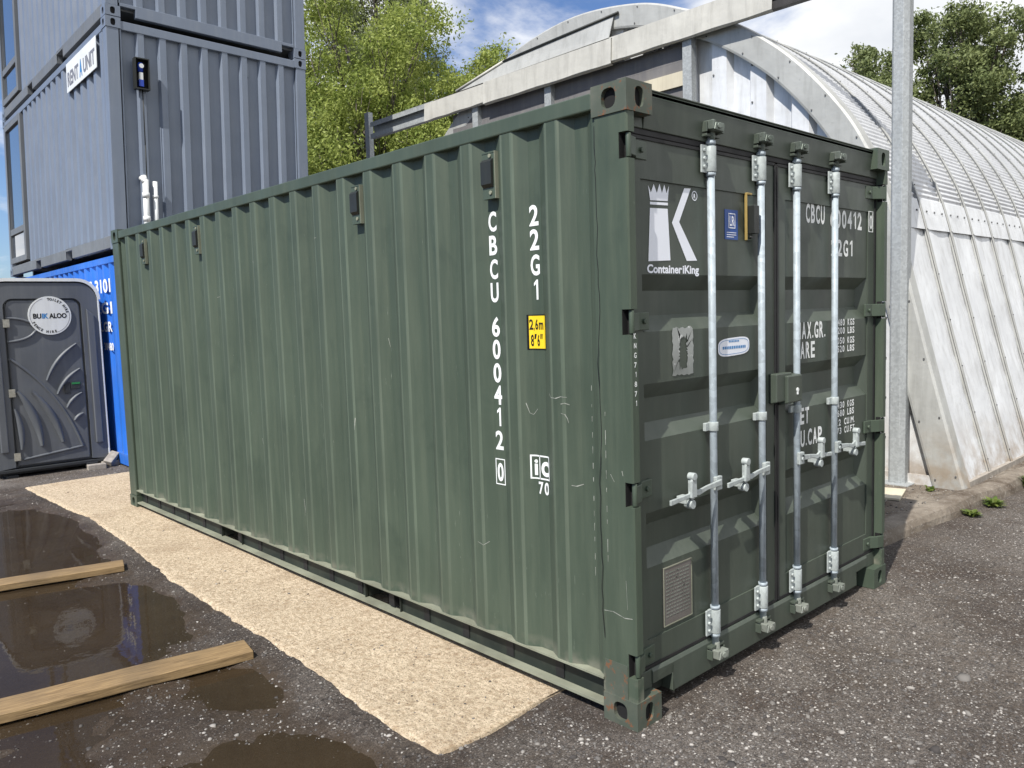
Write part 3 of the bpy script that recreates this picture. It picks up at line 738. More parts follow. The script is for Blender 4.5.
letters_side([(c, YA, z-.044, .088, (.03 if c == '1' else .054)) for c, z in col[4:]], 'side_lettering', 'white_paint').__setitem__('label', 'white number 600412 reading downwards')
letters_side([('0', YA, .925, .085, .042)], 'check_digit', 'white_paint')
letters_side([(c, YB, z-.045, .088, (.03 if c == '1' else .056)) for c, z in zip('22G1', (2.14, 2.035, 1.925, 1.815))], 'side_lettering', 'white_paint').__setitem__('label', 'white code 22G1 reading downwards')
def strips_side(rects, name, matk, xo, parent=C0):
    bm = bmesh.new()
    for y0, z0, y1, z1 in rects:
        bm.faces.new([bm.verts.new(p) for p in ((0, y0, z0), (0, y1, z0), (0, y1, z1), (0, y0, z1))])
    for s, d in side_pts: bmesh.ops.bisect_plane(bm, geom=bm.verts[:]+bm.edges[:]+bm.faces[:], plane_co=(0, s, 0), plane_no=(0, 1, 0))
    for v in bm.verts: v.co.x = SX+side_f(v.co.y)+xo
    me = bpy.data.meshes.new(name); bm.to_mesh(me); bm.free(); me.materials.append(M[matk])
    o = bpy.data.objects.new(name, me); COL.objects.link(o); o.parent = parent; return o
def frame(y0, z0, y1, z1, t): return [(y0, z0, y1, z0+t), (y0, z1-t, y1, z1), (y0, z0+t, y0+t, z1-t), (y1-t, z0+t, y1, z1-t)]
strips_side(frame(.794, .905, .860, 1.03, .005), 'check_digit_box', 'white_paint', -.0015)
ys = strips_side([(.492, 1.55, .605, 1.705)], 'height_sticker', 'yellow', -.0015)
strips_side(frame(.492, 1.55, .605, 1.705, .005)+[(.598, 1.55, .607, 1.705)], 'sticker_border', 'black_ink', -.0022, ys)
letters_side([('2,6m', .556, 1.640, .045, .08), ('8\u20326\u2033', .556, 1.567, .05, .07)], 'sticker_lettering', 'black_ink', -.0026, ys)
ic = strips_side(frame(.495, .965, .610, 1.075, .007)+[(.560, .965, .565, 1.075)], 'registration_mark', 'white_paint', -.0015)
letters_side([('i', .583, .985, .075, .018), ('c', .528, .985, .095, .05), ('70', .540, .90, .055, .065)], 'mark_lettering', 'white_paint', -.0015, ic)

def plane_text(items, name, matk, y, parent, bold=.02, fn=text_mb):
    mb = MB()
    for st, x, z, ch, w in items:
        vs, fs, tw = fn(st, ch, w, bold=bold)
        mb.add([(x+u, y, z+v) for u, v in vs], fs)
    return mb.build(name, matk, parent)
YD = DY+.0005      # just proud of the recessed flats (DY+.002)
# logo
lg = MB()
crown = [(.21, 2.215), (.228, 2.186), (.247, 2.222), (.268, 2.188), (.287, 2.226), (.303, 2.19), (.320, 2.226), (.335, 2.192), (.352, 2.224), (.343, 2.16), (.222, 2.155)]
lg.add([(x, YD, z) for x, z in crown], [(0, 1, 10), (1, 2, 3), (3, 4, 5), (5, 6, 7), (7, 8, 9), (1, 3, 5, 7, 9, 10)])
lg.add([(.221, YD, 2.149), (.343, YD, 2.153), (.343, YD, 2.142), (.221, YD, 2.138)], [(0, 1, 2, 3)])
lg.add([(.220, YD, 2.124), (.341, YD, 2.128), (.356, YD, 1.915), (.204, YD, 1.908)], [(0, 1, 2, 3)])
lg.add([(.462, YD, 2.222), (.510, YD, 2.225), (.422, YD, 2.078), (.552, YD, 1.918), (.474, YD, 1.915), (.370, YD, 2.072)], [(0, 1, 2, 5), (2, 3, 4, 5)])
nn = 20
ring = [(.538+.021*cos(2*pi*i/nn), YD, 2.196+.021*sin(2*pi*i/nn)) for i in range(nn)]+[(.538+.017*cos(2*pi*i/nn), YD, 2.196+.017*sin(2*pi*i/nn)) for i in range(nn)]
lg.add(ring, [(i, (i+1) % nn, nn+(i+1) % nn, nn+i) for i in range(nn)])
lgo = lg.build('company_logo', 'logo_white', dL)
lgo['label'] = 'pale crowned letter i beside a chevron'
for it in (('R', .531, 2.186, .019, .014), ('Container', .195, 1.862, .034, .243), ('iKing', .443, 1.862, .034, .122)): plane_text([it], 'logo_lettering', 'logo_white', YD, lgo, bold=.035)
# blue approval sticker
st = MB().box(.775, YD-.0005, 2.02, .885, YD+.001, 2.155).build('approval_sticker', 'blue_sticker', dL)
mb = MB()
for a, b, c, d in ((.805, 2.075, .809, 2.135), (.805, 2.135, .862, 2.139), (.858, 2.075, .862, 2.135), (.805, 2.071, .862, 2.075), (.79, 2.05, .87, 2.053), (.79, 2.04, .87, 2.043), (.79, 2.03, .85, 2.033)): mb.box(a, YD-.0015, b, c, YD-.001, d)
vs, fs, tw = text_mb('LR', .045, .04, bold=.02); mb.add([(.814+u, YD-.0015, 2.083+v) for u, v in vs], fs)
mb.build('sticker_print', 'logo_white', dL)
# torn document pouch
mb = MB(); rr = random.Random(5)
prev = None
outer = []; inner = []
for i in range(48):
    a = 2*pi*i/48; c, s = cos(a), sin(a); k = min(.076/max(abs(c), 1e-6), .103/max(abs(s), 1e-6)); ki = min(.030/max(abs(c), 1e-6), .068/max(abs(s), 1e-6))
    outer.append((.437+c*k*rr.uniform(.93, 1.06), YD-.0008, 1.528+s*k*rr.uniform(.94, 1.04))); inner.append((.437+c*ki*rr.uniform(.7, 1.25), YD-.0008, 1.525+s*ki*rr.uniform(.75, 1.2)))
mb.add(outer+inner, [(i, (i+1) % 48, 48+(i+1) % 48, 48+i) for i in range(48)]); mb.build('torn_pouch', 'sleeve', dL, label='silvery torn remains of a document pouch')
# oval sticker
mb = MB(); ov = []
for i in range(40):
    a = 2*pi*i/40; ov.append((.845+math.copysign(abs(cos(a))**.5, cos(a))*.135, sin(a)))
ov = [(x, YD-.0008, 1.527+math.copysign(abs(s)**.6, s)*.042+(x-.845)*.03) for x, s in ov]
mb.add(ov, [tuple(range(40))]); os_ = mb.build('oval_sticker', 'logo_white', dL)
mb = MB(); inn = [((p[0]-.845)*.93+.845, YD-.0014, (p[2]-1.527)*.82+1.527) for p in ov]; inn2 = [((p[0]-.845)*.915+.845, YD-.0014, (p[2]-1.527)*.77+1.527) for p in ov]
mb.add(inn+inn2, [(i, (i+1) % 40, 40+(i+1) % 40, 40+i) for i in range(40)]); mb.build('sticker_border', 'sign_blue', dL)
mb = MB()
for k in range(7): mb.box(.80+k*.013, YD-.0015, 1.548, .809+k*.013, YD-.0012, 1.556)
for k in range(13): mb.box(.748+k*.0155, YD-.0015, 1.517, .759+k*.0155, YD-.0012, 1.53)
mb.build('sticker_print', 'sign_blue', dL)
# data plate
dp = MB().box(.268, YD-.003, .345, .478, YD+.001, .605).build('data_plate', 'silver_plate', dL, bevel=.001)
mb = MB()
for a, b, c, d in ((.268, .345, .478, .349), (.268, .601, .478, .605), (.268, .349, .272, .601), (.474, .349, .478, .601)): mb.box(a, YD-.005, b, c, YD-.0032, d)
mb.build('plate_edge', 'ledge', dL)
mb = MB(); rr = random.Random(8)
for k in range(13):
    x = .285
    while x < .455:
        l = rr.uniform(.008, .03); mb.box(x, YD-.0042, .575-k*.016, min(x+l, .46), YD-.0034, .580-k*.016); x += l+.007
mb.build('plate_print', 'worn_metal', dL)
# right door lettering (values follow the flats of the door)
rs = [('CBCU', 1.545, 2.14, .095, .21), ('600412', 1.82, 2.13, .095, .395),
      ('22G1', 1.83, 1.975, .088, .265),
      ('MAX.GR.', 1.430, 1.535, .085, .335), ('TARE', 1.430, 1.432, .085, .215),
      ('30.480  KGS', 1.84, 1.588, .036, .285), ('67.200  LBS', 1.84, 1.542, .036, .285), ('2.050  KGS', 1.865, 1.486, .036, .26), ('4.520  LBS', 1.865, 1.440, .036, .26),
      ('NET', 1.430, 1.085, .085, .15), ('CU.CAP.', 1.430, .965, .085, .32),
      ('28.430  KGS', 1.84, 1.122, .036, .285), ('62.680  LBS', 1.84, 1.076, .036, .285), ('33.2  CU.M.', 1.845, 1.024, .036, .29), ('1.173  CU.FT.', 1.845, .976, .036, .30)]
for it in rs: plane_text([it], 'door_lettering', 'white_paint', YD, dR, bold=.03, fn=stencil)
plane_text([('0', 2.303, 2.14, .078, .036)], 'check_digit', 'white_paint', DY-.0075, dR)
mb = MB()
for a, b, c, d in ((2.292, 2.12, 2.35, 2.124), (2.292, 2.236, 2.35, 2.24), (2.292, 2.124, 2.296, 2.236), (2.346, 2.124, 2.35, 2.236)): mb.box(a, DY-.0075, b, c, DY-.0062, d)
mb.build('check_digit_box', 'white_paint', dR)
plane_text([(c, .029 if c == '1' else .024, 1.600-k*.038, .021, .007 if c == '1' else .015) for k, c in enumerate('KNG71871')], 'fleet_number', 'white_paint', .0030, C0, fn=stencil)

# ================================================================== SITE CABINS AND BLUE CONTAINER
def box_unit(name, loc, rz, mats, per, crest, slope, dep, end_w=2.45, length=6.058, height=2.591, label='', cat='', window=False, **kw):
    """origin at the near (x=0,y=0) lower corner; long side on x=0, end on y=0"""
    r = empty(name, loc, rz, label=label, cat=cat, **kw)
    wall, fr = mats
    H = height
    for x, sg in ((0, 1), (end_w, -1)):
        a = 0.14
        b = length-.16 if not window or x else length-1.42
        p, f = corr_pts(a, b, .3, per, crest, slope, dep)
        mb = MB(); mb.sheet([[(x+sg*(.012+d), s, .16) for s, d in p], [(x+sg*(.012+d), s, H-.12) for s, d in p]])
        mb.build('side_wall', wall, r)
    for y, sg in ((0, 1), (length, -1)):
        p, f = corr_pts(.15, end_w-.15, .165, .2465, .07, .022, .05)
        mb = MB(); mb.sheet([[(s, y+sg*(.014+d), .16) for s, d in p], [(s, y+sg*(.014+d), H-.12) for s, d in p]])
        mb.build('end_wall', wall, r)
        MB().box(.16, min(y+sg*.008, y+sg*.08), H-.125, end_w-.16, max(y+sg*.008, y+sg*.08), H-.03).build('end_rail', wall, r, bevel=.005)
        m2 = MB(); m2.box(.33, min(y+sg*.008, y+sg*.08), .03, end_w-.33, max(y+sg*.008, y+sg*.08), .165); m2.box(.16, min(y+sg*.010, y+sg*.08), .125, end_w-.16, max(y+sg*.010, y+sg*.08), .163)
        m2.build('end_rail', wall, r, bevel=.005)
    for x, sg in ((0, 1), (end_w, -1)):
        MB().box(min(x+sg*.006, x+sg*.08), .17, H-.125, max(x+sg*.006, x+sg*.08), length-.17, H-.045).build('top_rail', wall if sg > 0 else fr, r, bevel=.005)
        m2 = MB(); x0, x1 = min(x+sg*.008, x+sg*.08), max(x+sg*.008, x+sg*.08)
        for a, b in ((.17, 1.95), (2.28, 3.78), (4.11, length-.17)): m2.box(x0, a, .02, x1, b, .16)
        m2.box(x0, 1.95, .13, x1, 2.28, .16); m2.box(x0, 3.78, .13, x1, 4.11, .16)
        m2.build('bottom_rail', fr, r, bevel=.004)
        mb = MB()
        for a in (1.95, 3.78): mb.box(min(x+sg*.10, x+sg*.12), a, .03, max(x+sg*.10, x+sg*.12), a+.33, .13)
        mb.build('fork_pocket', 'dark', r)
        for y, sy in ((0, 1), (length, -1)):
            MB().box(min(x+sg*.006, x+sg*.14), min(y+sy*.006, y+sy*.15), .118, max(x+sg*.006, x+sg*.14), max(y+sy*.006, y+sy*.15), H-.118).build('corner_post', wall, r, bevel=.006)
            for z in (0, H-.118): casting(x, y, z, sg, sy, [wall, 'dark'], r)
    MB().box(.08, .08, H-.06, end_w-.08, length-.08, H-.04).build('roof', fr, r)
    MB().box(.08, .08, .1, end_w-.08, length-.08, .15).build('floor', fr, r)
    return r, f
TX, TY = .66, 7.88; RZ = R(-1.7)
bu, _ = box_unit('shipping_container', (TX, TY+.0, 0), RZ, ('blue', 'blue'), .277, .071, .068, .036, label='bright blue shipping container at the bottom of the stack behind the portable toilet', cat='shipping container')
grp = 'grey site cabins stacked on the blue container'
def cabin(z, label):
    r, _ = box_unit('site_cabin', (.60+(z-2.6)*.029, TY, z), RZ, ('grey_light', 'grey_dark'), .30, .10, .03, .042, window=True, label=label, cat='site cabin', group=grp)
    r.rotation_euler = (0, R(1.6), RZ)
    # window at the far end of the long side
    y0, y1, z0, z1 = 6.058-1.40, 6.058-.17, .2, 2.46
    wf = MB()
    wf.box(-.012, y0, z0, .05, y0+.10, z1); wf.box(-.012, y1-.08, z0, .05, y1, z1)
    wf.box(-.012, y0+.1, z1-.09, .05, y1-.08, z1); wf.box(-.012, y0+.1, z0, .05, y1-.08, z0+.09); wf.box(-.008, y0+.1, .66, .05, y1-.08, .76)
    w = wf.build('window', 'grey_dark', r, bevel=.006)
    g = MB(); g.box(.02, y0+.1, .76, .03, y1-.08, z1-.09); g.box(.02, y0+.1, z0+.09, .03, y1-.08, .66); g.build('pane', 'glass', w)
    for xv in (.62, 1.62):
        m3 = MB(); m3.box(xv-.045, .030, H_-.36, xv+.05, .062, H_-.19)
        m3.box(xv-.03, .022, H_-.34, xv+.036, .030, H_-.20); m3.build('air_vent', 'grey_light', r, bevel=.004)
    return r
H_ = 2.591
cabA = cabin(2.60, 'lower grey site cabin with a white sign and two pipes, resting on the blue container')
cabB = cabin(5.20, 'topmost grey site cabin at the upper edge of the photograph')
# third level for the part above the frame is not visible; sign on the lower cabin
sg = MB().box(-.014, .36, 2.10, -.006, 1.72, 2.46).build('sign_board', 'white_plastic', cabA, bevel=.002)
def text_on_side(string, ytop, z, ch, w, x, parent, matk, name='sign_lettering'):
    vs, fs, tw = text_mb(string, ch, w, bold=.03)
    mb = MB(); mb.add([(x, ytop-u, z+v) for u, v in vs], fs); return mb.build(name, matk, parent)
text_on_side('RENT', 1.66, 2.17, .17, .52, -.0165, cabA, 'sign_grey'); text_on_side('A', 1.09, 2.16, .2, .12, -.0165, cabA, 'sign_blue'); text_on_side('UNIT', .92, 2.17, .17, .5, -.0165, cabA, 'sign_grey')
# meter box with socket on the end wall
mb = MB(); bx0, bx1, bz0, bz1 = .275, .435, 1.82, 2.17
mb.box(bx0, .000, bz0, bx1, .012, bz1, 1)
for a, b, c, d in ((bx0, bz0, bx0+.012, bz1), (bx1-.012, bz0, bx1, bz1), (bx0+.012, bz1-.012, bx1-.012, bz1), (bx0+.012, bz0, bx1-.012, bz0+.012)): mb.box(a, -.075, b, c, .000, d)
eb = mb.build('socket_box', ['black_plastic', 'dark'], cabA)
mb = MB(); mb.tube((.345, -.03, 2.02), (.345, -.03, 2.12), .03, m=0); mb.tube((.35, -.065, 2.085), (.35, -.03, 2.085), .026, m=1); mb.box(.325, -.06, 1.93, .365, -.005, 2.01, 1); mb.box(.32, -.06, 1.855, .37, -.005, 1.93, 0)
mb.build('electric_socket', ['socket_blue', 'white_plastic'], eb)
mb = MB(); mb.path([(.365, -.02, 1.83), (.37, -.02, 1.2), (.372, -.02, .75), (.36, -.02, .3)], .006, 6); mb.build('cable', 'black_plastic', cabA)
mb = MB(); mb.tube((.345, -.05, -.1), (.345, -.05, .80), .034, n=14); mb.tube((.345, -.05, .76), (.33, -.02, .84), .036, n=14); mb.tube((.33, -.02, .82), (.33, .03, .82), .034, n=14)
for z in (.35, .62): mb.tube((.345, -.05, z-.03), (.345, -.05, z+.03), .041, n=14)
mb.build('waste_pipe', 'pipe_white', cabA)
mb = MB(); mb.tube((.455, -.04, -.1), (.455, -.04, .79), .026, n=14); mb.tube((.455, -.04, .6), (.455, -.04, .63), .033, n=14); mb.build('waste_pipe', 'pipe_white', cabA)
# lettering on the blue container's long side
for st_, yt, z, ch, w in (('ATMS 3101', 2.28, 2.13, .16, 1.72), ('22G1', 1.45, 1.87, .14, .9), ('MAX.GR', 1.6, 1.65, .12, 1.0), ('30480', 1.0, 1.42, .09, .4), ('TARE', 1.6, 1.42, .1, .5)):
    vs, fs, tw = text_mb(st_, ch, w, bold=.03)
    mb = MB(); mb.add([(.010, yt-u, z+v) for u, v in vs], fs); mb.build('side_lettering', 'white_paint', bu)

# ================================================================== PORTABLE TOILET
def toilet():
    r = empty('portable_toilet', (0.0, 8.66, 0), R(-2), label='grey moulded portable toilet with a round white sign, beside the blue container', cat='portable toilet')
    hw, d, zt = .60, 1.12, 2.26
    def outline(hw, z0, zt, rad, n=8):
        p = [(-hw, z0), (hw, z0)]
        for i in range(n+1):
            a = pi/2*i/n; p.append((hw-rad+rad*cos(a), zt-rad+rad*sin(a)))
        for i in range(n+1):
            a = pi/2+pi/2*i/n; p.append((-hw+rad+rad*cos(a), zt-rad+rad*sin(a)))
        return p
    MB().prism(outline(hw, .10, zt, .22), 'y', .05, d).build('body', 'toilet', r, bevel=.02)
    # front surround: an arched frame proud of the body
    o = outline(hw-.015, .10, zt-.02, .22); i_ = outline(.405, .12, 2.06, .10)
    mb = MB(); n = len(o)
    for ya, yb in ((.0, .055),):
        for k in range(1, n):
            a, b = k, (k+1) % n
            if k == n-1: b = 0
            mb.add([(o[a][0], ya, o[a][1]), (o[b][0], ya, o[b][1]), (i_[b][0], ya, i_[b][1]), (i_[a][0], ya, i_[a][1])], [(0, 1, 2, 3)])
            mb.add([(o[a][0], ya, o[a][1]), (o[b][0], ya, o[b][1]), (o[b][0], yb, o[b][1]), (o[a][0], yb, o[a][1])], [(0, 1, 2, 3)])
            mb.add([(i_[a][0], ya, i_[a][1]), (i_[b][0], ya, i_[b][1]), (i_[b][0], yb, i_[b][1]), (i_[a][0], yb, i_[a][1])], [(0, 1, 2, 3)])
    mb.build('door_surround', 'toilet', r)
    mb = MB()
    mb.prism([(.455, .3), (.54, .3), (.54, 1.85), (.455, 1.93)], 'y', -.022, .002); mb.build('surround_rib', 'toilet', r, bevel=.02, seg=3)
    mb = MB(); mb.box(-.54, -.02, .3, -.46, .002, 1.88)
    mb.build('surround_rib', 'toilet', r, bevel=.02, seg=3)
    # roof lip
    mb = MB(); oo = outline(hw+.02, 1.2, zt+.035, .25); ii = outline(hw-.012, 1.2, zt-.002, .22)
    rows = [[(oo[k][0], -.012, oo[k][1]) for k in range(2, len(oo))], [(oo[k][0], d+.02, oo[k][1]) for k in range(2, len(oo))]]
    mb.sheet(rows); mb.sheet([[(ii[k][0], -.012, ii[k][1]) for k in range(2, len(ii))], [(oo[k][0], -.012, oo[k][1]) for k in range(2, len(oo))]])
    mb.sheet([[(ii[k][0], -.012, ii[k][1]) for k in range(2, len(ii))], [(ii[k][0], .05, ii[k][1]) for k in range(2, len(ii))]])
    mb.build('roof', 'white_plastic', r)
    for x0 in (hw-.012,):
        MB().box(hw-.014, -.004, .1, hw+.006, .06, 2.04).build('corner_edge', 'white_plastic', r, bevel=.004)
    # door
    dm = MB().prism(outline(.385, .13, 2.04, .09), 'y', .012, .05); do = dm.build('door', 'toilet', r, bevel=.012)
    # raised ornaments of the moulding: lower sweep, upper clouds, curved ribs
    def swept(pts, w, name='moulded_rib', h=.014, par=do, mat='toilet', taper=True):
        mb = MB(); rows = []
        for k, (x, z) in enumerate(pts):
            a = pts[max(0, k-1)]; b = pts[min(len(pts)-1, k+1)]; t = Vector((b[0]-a[0], b[1]-a[1])).normalized(); nx, nz = -t.y, t.x
            ww = w*(1 if not taper else (.35+.65*sin(pi*min(1, max(0, (k+.4)/(len(pts)-.2))))))
            rows.append([(x+nx*ww*u, .012-h*hh, z+nz*ww*u) for u, hh in ((-1, -.1), (-.6, .8), (0, 1), (.6, .8), (1, -.1))])
        mb.sheet(rows, smooth=True); return mb.build(name, mat, par)
    def arc(p0, p1, bulge, n=14):
        p0, p1 = Vector(p0), Vector(p1); m = (p0+p1)/2; d_ = p1-p0; q = m+Vector((-d_.y, d_.x))*bulge
        return [tuple((1-t)**2*p0+2*t*(1-t)*q+t*t*p1) for t in [k/(n-1) for k in range(n)]]
    for a, b in (((-.02, 1.10), (.32, 1.52)), ((.08, .93), (.34, 1.22)), ((.17, .76), (.34, .93)), ((.24, .60), (.34, .68))):
        swept(arc(a, b, .16), .022, h=.03)
    swept(arc((-.385, 1.38), (.31, .28), .16, 24), .018, taper=False); swept(arc((.31, .28), (-.32, .20), 0, 12), .016, taper=False)
    swept(arc((-.33, 1.0), (-.12, .34), .14), .05, h=.03); swept(arc((-.18, .98), (.1, .36), .14), .045, h=.03); swept(arc((-.37, .8), (-.33, .32), .1), .04, h=.03)
    swept([(-.385+.30*sin(t*pi/15)*(1 if t < 9 else .96), 1.84-.27*(1-cos(t*pi/15))/2) for t in range(16)], .016, taper=False, h=.018)
    # hinges, latch
    for z in (1.78, .98, .24):
        MB().box(-.415, -.012, z-.045, -.35, .004, z+.045).build('hinge', 'steel', do, bevel=.002)
    MB().box(-.383, -.006, .13, -.377, .013, 2.0).build('hinge_line', 'toilet_dark', do)
    mb = MB(); mb.box(.16, -.008, .93, .22, .013, 1.06); mb.box(.225, -.012, .98, .33, .013, 1.06); lo = mb.build('latch', 'toilet_dark', do, bevel=.003)
    mg = NT('green_indicator'); mg.set('Base Color', (.02, .2, .06)); MB().box(.235, -.015, 1.035, .325, -.0125, 1.058).build('vacancy_indicator', mg.m, lo)
    # sign
    cx, cz, rad = .065, 1.86, .225; N = 40
    mb = MB(); mb.add([(cx+rad*cos(2*pi*i/N), -.006, cz+rad*sin(2*pi*i/N)) for i in range(N)]+[(cx+rad*cos(2*pi*i/N), .013, cz+rad*sin(2*pi*i/N)) for i in range(N)],
           [tuple(range(N))]+[(i, (i+1) % N, N+(i+1) % N, N+i) for i in range(N)])
    sgn = mb.build('round_sign', 'white_plastic', r)
    mb = MB(); mb.add([(cx+q*cos(2*pi*i/N), -.0072, cz+q*sin(2*pi*i/N)) for q in (rad*.93, rad*.91) for i in range(N)], [(i, (i+1) % N, N+(i+1) % N, N+i) for i in range(N) if not 0.02 < i/N < .3 and not .55 < i/N < .8])
    mb.build('sign_ring', 'sign_grey', sgn)
    def pt(items, matk, nm):
        mb = MB()
        for s_, x, z, ch, w in items:
            vs, fs, tw = text_mb(s_, ch, w, bold=.04)
            mb.add([(x+u, -.0075, z+v) for u, v in vs], fs)
        return mb.build(nm, matk, sgn)
    pt([('BU', cx-.175, cz-.03, .055, .085), ('ALOO', cx-.01, cz-.03, .055, .185)], 'black_ink', 'sign_lettering')
    pt([('IK', cx-.083, cz-.03, .055, .065)], 'sign_blue', 'sign_lettering')
    def arc_text(s_, a0, a1, rr_, ch, flip):
        mb = MB()
        for k, c in enumerate(s_):
            if c == ' ': continue
            a = a0+(a1-a0)*k/(len(s_)-1)
            vs, fs, tw = text_mb(c, ch, None, bold=.05, xs=.9)
            th = (a-pi/2) if not flip else (a+pi/2)
            mb.add([(cx+rr_*cos(a)+(u-tw/2)*cos(th)-(v-ch/2)*sin(th), -.0075, cz+rr_*sin(a)+(u-tw/2)*sin(th)+(v-ch/2)*cos(th)) for u, v in vs], fs)
        return mb.build('sign_lettering', 'black_ink', sgn)
    arc_text('TOILET HIRE', R(92), R(12), .19, .028, False); arc_text('FENCE HIRE', R(205), R(285), .19, .028, True)
    # base skids
    mb = MB(); mb.box(-.58, .06, .03, .58, d-.02, .10, 0)
    for x in (-.5, .44): mb.box(x, .02, -.005, x+.12, d, .03, 0)
    mb.box(.33, -.01, .0, .46, .1, .07); mb.box(-.59, -.005, .06, .59, .06, .1)
    mb.build('base', 'toilet_dark', r, bevel=.008)
    return r
toilet()

# ================================================================== BARREL-ROOFED HUT
PR = [(.36, .05), (.60, .93), (.83, 1.84), (1.02, 2.6), (1.18, 3.02), (1.45, 3.48), (1.94, 4.04), (2.53, 4.50), (3.06, 4.78), (3.71, 5.03), (4.65, 5.15)]
CY = 4.65
full = PR+[(2*CY-y, z) for y, z in PR[-2::-1]]
def resample(pts, step):
    # Catmull-Rom through the points, evenly spaced
    P_ = [Vector(p) for p in pts]; dense = []
    for i in range(len(P_)-1):
        p0 = P_[max(0, i-1)]; p1 = P_[i]; p2 = P_[i+1]; p3 = P_[min(len(P_)-1, i+2)]
        for k in range(40):
            t = k/40; dense.append(.5*((2*p1)+(-p0+p2)*t+(2*p0-5*p1+4*p2-p3)*t*t+(-p0+3*p1-3*p2+p3)*t**3))
    dense.append(P_[-1]); out = [dense[0]]; acc = 0
    for a, b in zip(dense, dense[1:]):
        L = (b-a).length
        while acc+L >= step:
            t = (step-acc)/L; a = a+(b-a)*t; out.append(a); L = (b-a).length; acc = 0
        acc += L
    out.append(P_[-1]); return out
prof = resample(full, .02); fine = resample(full, .009)
def normals(P_):
    N_ = []
    for i in range(len(P_)):
        t = (P_[min(i+1, len(P_)-1)]-P_[max(0, i-1)]).normalized(); N_.append(Vector((-t.y, t.x)))
    return N_
pn = normals(prof); fn_ = normals(fine)
fmid = [i for i, p in enumerate(fine) if p.y >= 2.60]
hut = empty('barrel_hut', (5.0, 4.65, .09), label='pale corrugated barrel roofed hut with curved ribs behind the green container', cat='hut')
def HP(x, p): return (x-5.0, p[0]-4.65, p[1]-.09)
HX0, HX1, BAY = 5.0, 21.0, .64
nb = int((HX1-HX0)/BAY)
lowi = [i for i, p in enumerate(prof) if p.y <= 2.62]
left = [i for i in lowi if prof[i].x < CY]; right = [i for i in lowi if prof[i].x > CY]; mid = [i for i in range(len(prof)) if i >= left[-1] and i <= right[0]]
rr = random.Random(11)
mb = MB(); mb2 = MB(); mb2r = MB()
for b in range(nb):
    x0 = HX0+b*BAY; x1 = x0+BAY+.03; lift = .0
    cols = []
    for x, e in ((x0, .010), (x1, .0)):
        row = []
        for j, i in enumerate(fmid):
            w = .0075*math.sin(2*pi*j*.009/.054)
            p = fine[i]+fn_[i]*(w+e+.008); row.append(HP(x, p))
        cols.append(row)
    mb.sheet(cols, smooth=True)
    for side in (left, right):
        # lower smooth sheets, slightly dented
        k = list(side)[::6]+[side[-1]]
        g = []
        for xi in range(7):
            x = x0+(x1-x0)*xi/6; e = .014*(1-xi/6)
            g.append([HP(x, prof[i]+pn[i]*(e+(.010*sin(xi*1.1+i*.07+b*2.1)*sin(i*.035+b)+.004*sin(i*.31+xi*.9+b*5)) if 0 < xi < 6 else e)) for i in k])
        (mb2 if side is left else mb2r).sheet(g, smooth=True)
mb.build('roof_sheeting', 'hut_metal', hut); mb2.build('lower_sheeting', 'hut_white', hut); mb2r.build('lower_sheeting', 'hut_white', hut)
# ribs at each bay
for b in range(nb+1):
    x = HX0+b*BAY; m3 = MB(); rows = []; dark = []
    for i in range(0, len(prof), 4):
        p, n_ = prof[i], pn[i]
        rows.append([HP(x-.02, p+n_*.004), HP(x-.018, p+n_*.034), HP(x+.014, p+n_*.034), HP(x+.016, p+n_*.004)])
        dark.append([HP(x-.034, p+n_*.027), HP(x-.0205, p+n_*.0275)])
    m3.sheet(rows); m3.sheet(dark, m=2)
    for i in range(10, len(prof)-8, 22):
        p = prof[i]+pn[i]*.034; q = prof[i]+pn[i]*.040
        if b < 12: m3.tube(HP(x, p), HP(x, q), .007, n=6, m=1)
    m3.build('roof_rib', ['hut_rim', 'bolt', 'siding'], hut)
# lap plates where smooth sheets meet the corrugated ones
mb = MB(); bl = MB()
ij = left[-1]
for b in range(nb):
    x0 = HX0+b*BAY+.03; x1 = x0+BAY-.05
    for ii_ in (ij,):
        a = [prof[k]+pn[k]*.026 for k in range(ii_-12, ii_+4)]
        mb.sheet([[HP(x0, q) for q in a], [HP(x1, q) for q in a]])
        for k in range(3):
            q = prof[ii_-3]+pn[ii_-3]*.028; q2 = prof[ii_-3]+pn[ii_-3]*.036; bl.tube(HP(x0+.08+k*.2, q), HP(x0+.08+k*.2, q2), .010, n=6)
mb.build('lap_plate', 'hut_white', hut); bl.build('lap_bolts', 'bolt', hut)
# front rim
mb = MB(); rows = []
for i in range(0, len(prof), 2):
    p, n_ = prof[i], pn[i]; fl = 0.0
    rows.append([HP(5.02, p+n_*.045), HP(4.90, p+n_*.04), HP(4.885, p+n_*.02), HP(4.885+fl, p-n_*.08), HP(4.885-fl, p-n_*.19), HP(4.892, p-n_*.21), HP(4.99, p-n_*.21)])
mb.sheet(rows)
for i in range(8, len(prof), 26):
    p, n_ = prof[i], pn[i]
    for q in (.0, -.17): mb.tube(HP(4.888, p+n_*q), HP(4.876, p+n_*q), .008, n=6, m=1)
mb.build('rim_flashing', ['hut_rim', 'bolt'], hut, label='grey curved flashing round the end of the roof')
